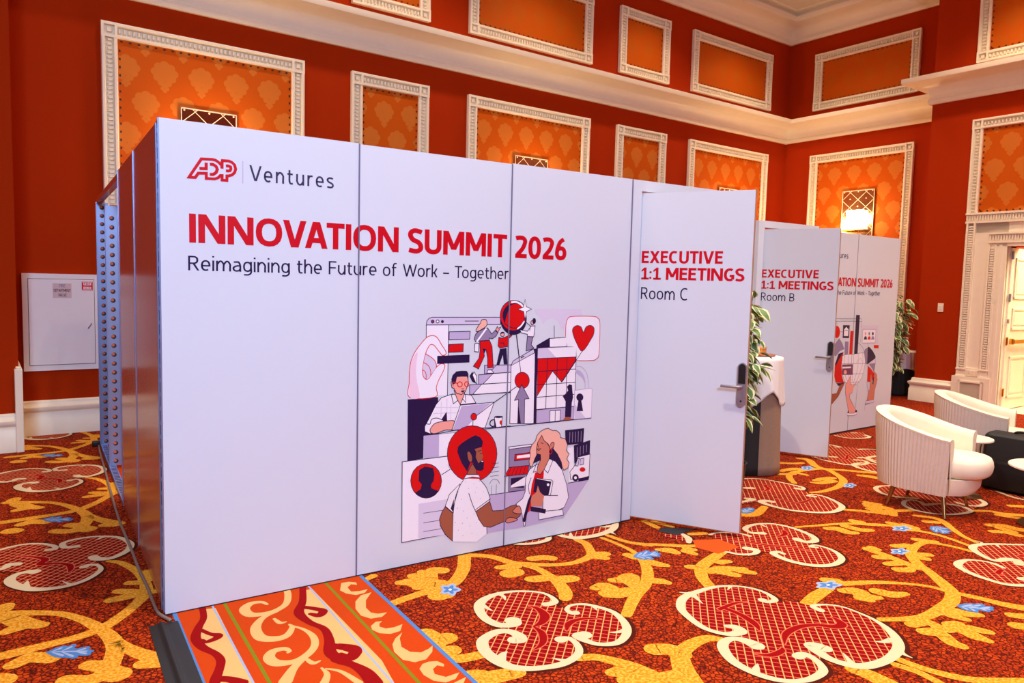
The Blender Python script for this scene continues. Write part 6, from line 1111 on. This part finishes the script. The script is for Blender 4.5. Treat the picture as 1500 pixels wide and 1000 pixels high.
# ------------------------------------------------------------------ draped tables and plants
def drape(name, label, loc, R_, z, hem, mats, lobes, depth, corners=0, skirt_cols=None, flare=.02):
    mb = MB(); n = 180; m = 14; rows = []
    for j in range(4): rows.append([(R_ * (j + .01) / 4 * math.cos(2 * PI * k / n), R_ * (j + .01) / 4 * math.sin(2 * PI * k / n), z) for k in range(n)])
    rows.append([((R_ - .004) * math.cos(2 * PI * k / n), (R_ - .004) * math.sin(2 * PI * k / n), z - .001) for k in range(n)])
    for j in range(m + 1):
        row = []
        for k in range(n):
            th = 2 * PI * k / n; dr = hem(th) * j / m; q = j / m
            r_ = R_ + .008 + flare * q + depth * q ** .7 * math.cos(lobes * th + 1.3 * math.sin(2 * th)) + .3 * depth * q * math.cos(2.6 * lobes * th + 1)
            row.append((r_ * math.cos(th), r_ * math.sin(th), max(.004, z - .006 - dr)))
        rows.append(row)
    ids = mb.grid(rows, 0, True)
    if skirt_cols:
        for fi, f in enumerate(mb.f):
            k = (f[0] % n); mb.m[fi] = skirt_cols(2 * PI * k / n)
    o = mb.build(name, mats, None, smooth=True, loc=loc); so = o.modifiers.new('cloth_thickness', 'SOLIDIFY'); so.thickness = .003; so.offset = 1
    return tag(o, label, 'tablecloth')
def tall_table(label, x, y, rad, h):
    r = thing('cocktail_table', label, 'table', (x, y, .003))
    mb = MB(); mb.lathe([(rad * .96, h - .03), (rad - .012, h - .02), (rad - .012, h - .006)], (0, 0, 0), 40); mb.build('table_top', 'table_top', r, smooth=True, auto=True)
    mb = MB(); mb.tube([(0, 0, .02), (0, 0, h - .03)], .03, 16); mb.build('pole', 'steel', r, smooth=True)
    mb = MB(); mb.lathe([(rad * .8, 0), (rad * .8, .01), (.06, .03)], (0, 0, 0), 32); mb.build('base', 'steel', r, smooth=True, auto=True)
T1 = (5.12, .60); T2 = W(11.62, 2.74, 0)
tall_table('tall cocktail table under a taupe skirt beside the Room B door', T1[0], T1[1], .235, 1.075)
drape('table_skirt', 'taupe and black table skirt hanging to the floor behind the Room C door', (T1[0], T1[1], 0), .238, 1.078, lambda th: 1.066, ['cloth_g', 'cloth_k'], 5, .012, skirt_cols=lambda th: 1 if 3.55 < th < 4.15 else 0)
drape('tablecloth', 'white linen topper on the tall taupe skirted table', (T1[0], T1[1], 0), .255, 1.086, lambda th: .30 + .15 * abs(math.sin(2 * th + .5)) ** 1.5, ['cloth_w'], 7, .014)
tall_table('low draped table standing in the recess beyond the far booth', T2.x, T2.y, .37, .725)
drape('table_skirt', 'black table skirt hanging to the floor in the recess', (T2.x, T2.y, 0), .373, .728, lambda th: .716, ['cloth_k', 'cloth_k'], 9, .014)
drape('tablecloth', 'white linen topper on the black skirted table in the recess', (T2.x, T2.y, 0), .392, .736, lambda th: .27 + .07 * abs(math.sin(2 * th + .9)) ** 1.5, ['cloth_w'], 8, .014)
def small_things():
    x, y = T1
    mb = MB(); mb.lathe([(.13, 0), (.14, .012), (.135, .016)], (0, 0, 0), 32); o = mb.build('serving_tray', 'wood_d', None, smooth=True, auto=True, loc=(x + .05, y - .03, 1.0875)); tag(o, 'reddish wooden tray on the white topper of the tall table', 'tray')
    r = thing('wooden_box', 'small honey wood box on the tray beside the ficus leaves', 'box', (x - .01, y - .06, 1.1036), .3)
    mb = MB(); mb.box(-.06, .06, -.05, .05, 0, .05); mb.build('body', 'wood', r, bevel=.004); mb = MB(); mb.box(-.063, .063, -.053, .053, .051, .07); mb.build('lid', 'wood', r, bevel=.004)
    for k, (dz, s) in enumerate(((0, .17), (.111, .15))):
        mb = MB(); mb.box(-s / 2, s / 2, -s / 2, s / 2, 0, .109); o = mb.build('storage_box', 'grey_box', None, bevel=.004, loc=(T2.x + .17, T2.y - .09, .737 + dz)); o.rotation_euler = (0, 0, .3 + .2 * k)
        tag(o, 'grey cardboard box at the %s of the stack on the recess table' % ('bottom' if k == 0 else 'top'), 'box', 'grey boxes in the recess')
small_things()
def ficus(label, x, y, z0, z1, rad, nleaf, seed, L_=.11, lean=(0, 0)):
    rnd = random.Random(seed); r = thing('variegated_ficus', label, 'potted plant', (x, y, .003), 0, 'variegated ficus plants')
    mb = MB(); mb.lathe([(.09, 0), (.11, .02), (.13, .26), (.14, .27), (.125, .27), (.12, .24)], (0, 0, 0), 28); mb.build('pot', 'pot', r, smooth=True, auto=True)
    mb = MB(); lf = MB(); tips = []
    for k in range(7):
        a = 2 * PI * k / 7 + rnd.random(); rr = rad * (.35 + .4 * rnd.random()); zt = z0 + (z1 - z0) * (.45 + .55 * rnd.random())
        p = spline([(0, 0, .26), (.25 * rr * math.cos(a), .25 * rr * math.sin(a), .26 + (zt - .26) * .4), (.7 * rr * math.cos(a) + lean[0] * .5, .7 * rr * math.sin(a) + lean[1] * .5, .26 + (zt - .26) * .75), (rr * math.cos(a) + lean[0], rr * math.sin(a) + lean[1], zt)], 8)
        mb.tube(p, [.012 * (1 - .75 * i / (len(p) - 1)) for i in range(len(p))], 6); tips += [q for q in p if q[2] > z0]
    mb.build('stem', 'stem', r, smooth=True)
    for k in range(nleaf):
        b = Vector(rnd.choice(tips)); a = rnd.random() * 2 * PI; out = rad * (.15 + .75 * rnd.random() ** .8)
        c = Vector((b.x + out * .7 * math.cos(a), b.y + out * .7 * math.sin(a), min(z1, max(z0, b.z + rnd.uniform(-.16, .10)))))
        d = Vector((math.cos(a), math.sin(a), rnd.uniform(-1.3, .1))).normalized(); sd = d.cross(Vector((0, 0, 1))).normalized(); sd = (sd + Vector((rnd.uniform(-.5, .5), rnd.uniform(-.5, .5), rnd.uniform(-.5, .5)))).normalized(); up_ = sd.cross(d)
        l = L_ * rnd.uniform(.75, 1.15); w = l * .34
        prof = ((0, .02), (.18, .62), (.42, 1.0), (.68, .78), (.88, .36), (1.0, .02))
        rows = [[c + d * (t * l) + sd * (w * q * e) + up_ * (-.22 * l * t * t + .25 * w * abs(e) * q) for e in (-1, -.62, 0, .62, 1)] for t, q in prof]
        ids = lf.grid(rows, 0)
        for fi in range(len(lf.f) - 20, len(lf.f)): 
            col = (fi - (len(lf.f) - 20)) % 4
            if col in (0, 3): lf.m[fi] = 1
    lf.build('foliage', ['leaf', 'leaf_e'], r, smooth=True)
ficus('variegated ficus with cream edged leaves behind the open Room C door', 4.31, .14, .66, 1.70, .19, 420, 11, .125, (.12, .06))
ficus('variegated ficus with cream edged leaves in the recess right of the far booth', *(W(10.92, 3.0, 0).xy), .50, 1.74, .30, 950, 5, .125)

# ------------------------------------------------------------------ cable and tape on the floor
def cable():
    p = [(.012, -.088), (.0, -.06), (-.028, .03), (-.034, .19), (-.036, .41), (-.045, .666), (-.05, 1.14), (-.06, 1.727), (-.05, 2.659), (-.04, 3.195), (-.03, 3.891), (-.02, 4.3)]
    r = thing('power_cable', 'thin grey power cable along the brown side of the booth', 'cable', (0, 0, .002))
    mb = MB(); mb.tube(spline([(a, b, .009) for a, b in p], 6), .0085, 8); mb.build('cord', 'cable', r, smooth=True)
    mb = MB(); mb.box(-.075, .0, 4.30, 4.36, 0, .05); mb.build('plug', 'black', r, bevel=.01)
cable()
def tape(name, label, cs, ridge):
    mb = MB(); a, b, c, d = [Vector(q) for q in cs]; n = 10; rows = []
    for i in range(n + 1):
        l = a.lerp(d, i / n); r_ = b.lerp(c, i / n); row = []
        for k in range(21):
            u = k / 20; q = l.lerp(r_, u); row.append((q.x, q.y, .0034 + ridge * math.exp(-((u - .42) / .09) ** 2)))
        rows.append(row)
    mb.grid(rows, 0); bot = [[(x, y, .0028) for x, y, z in rw] for rw in (rows[0], rows[-1])]
    o = mb.build(name, 'tape', None, smooth=True); return tag(o, label, 'tape')
tape('gaffer_tape', 'wide strip of black tape covering the cable at the booth corner', ((-.086, -.086), (.044, -.090), (.040, -1.30), (-.094, -1.30)), .014)
tape('gaffer_tape', 'short piece of black tape under the open Room C door', ((3.10, -.27), (3.20, -.235), (3.385, -.37), (3.16, -.40)), .004)
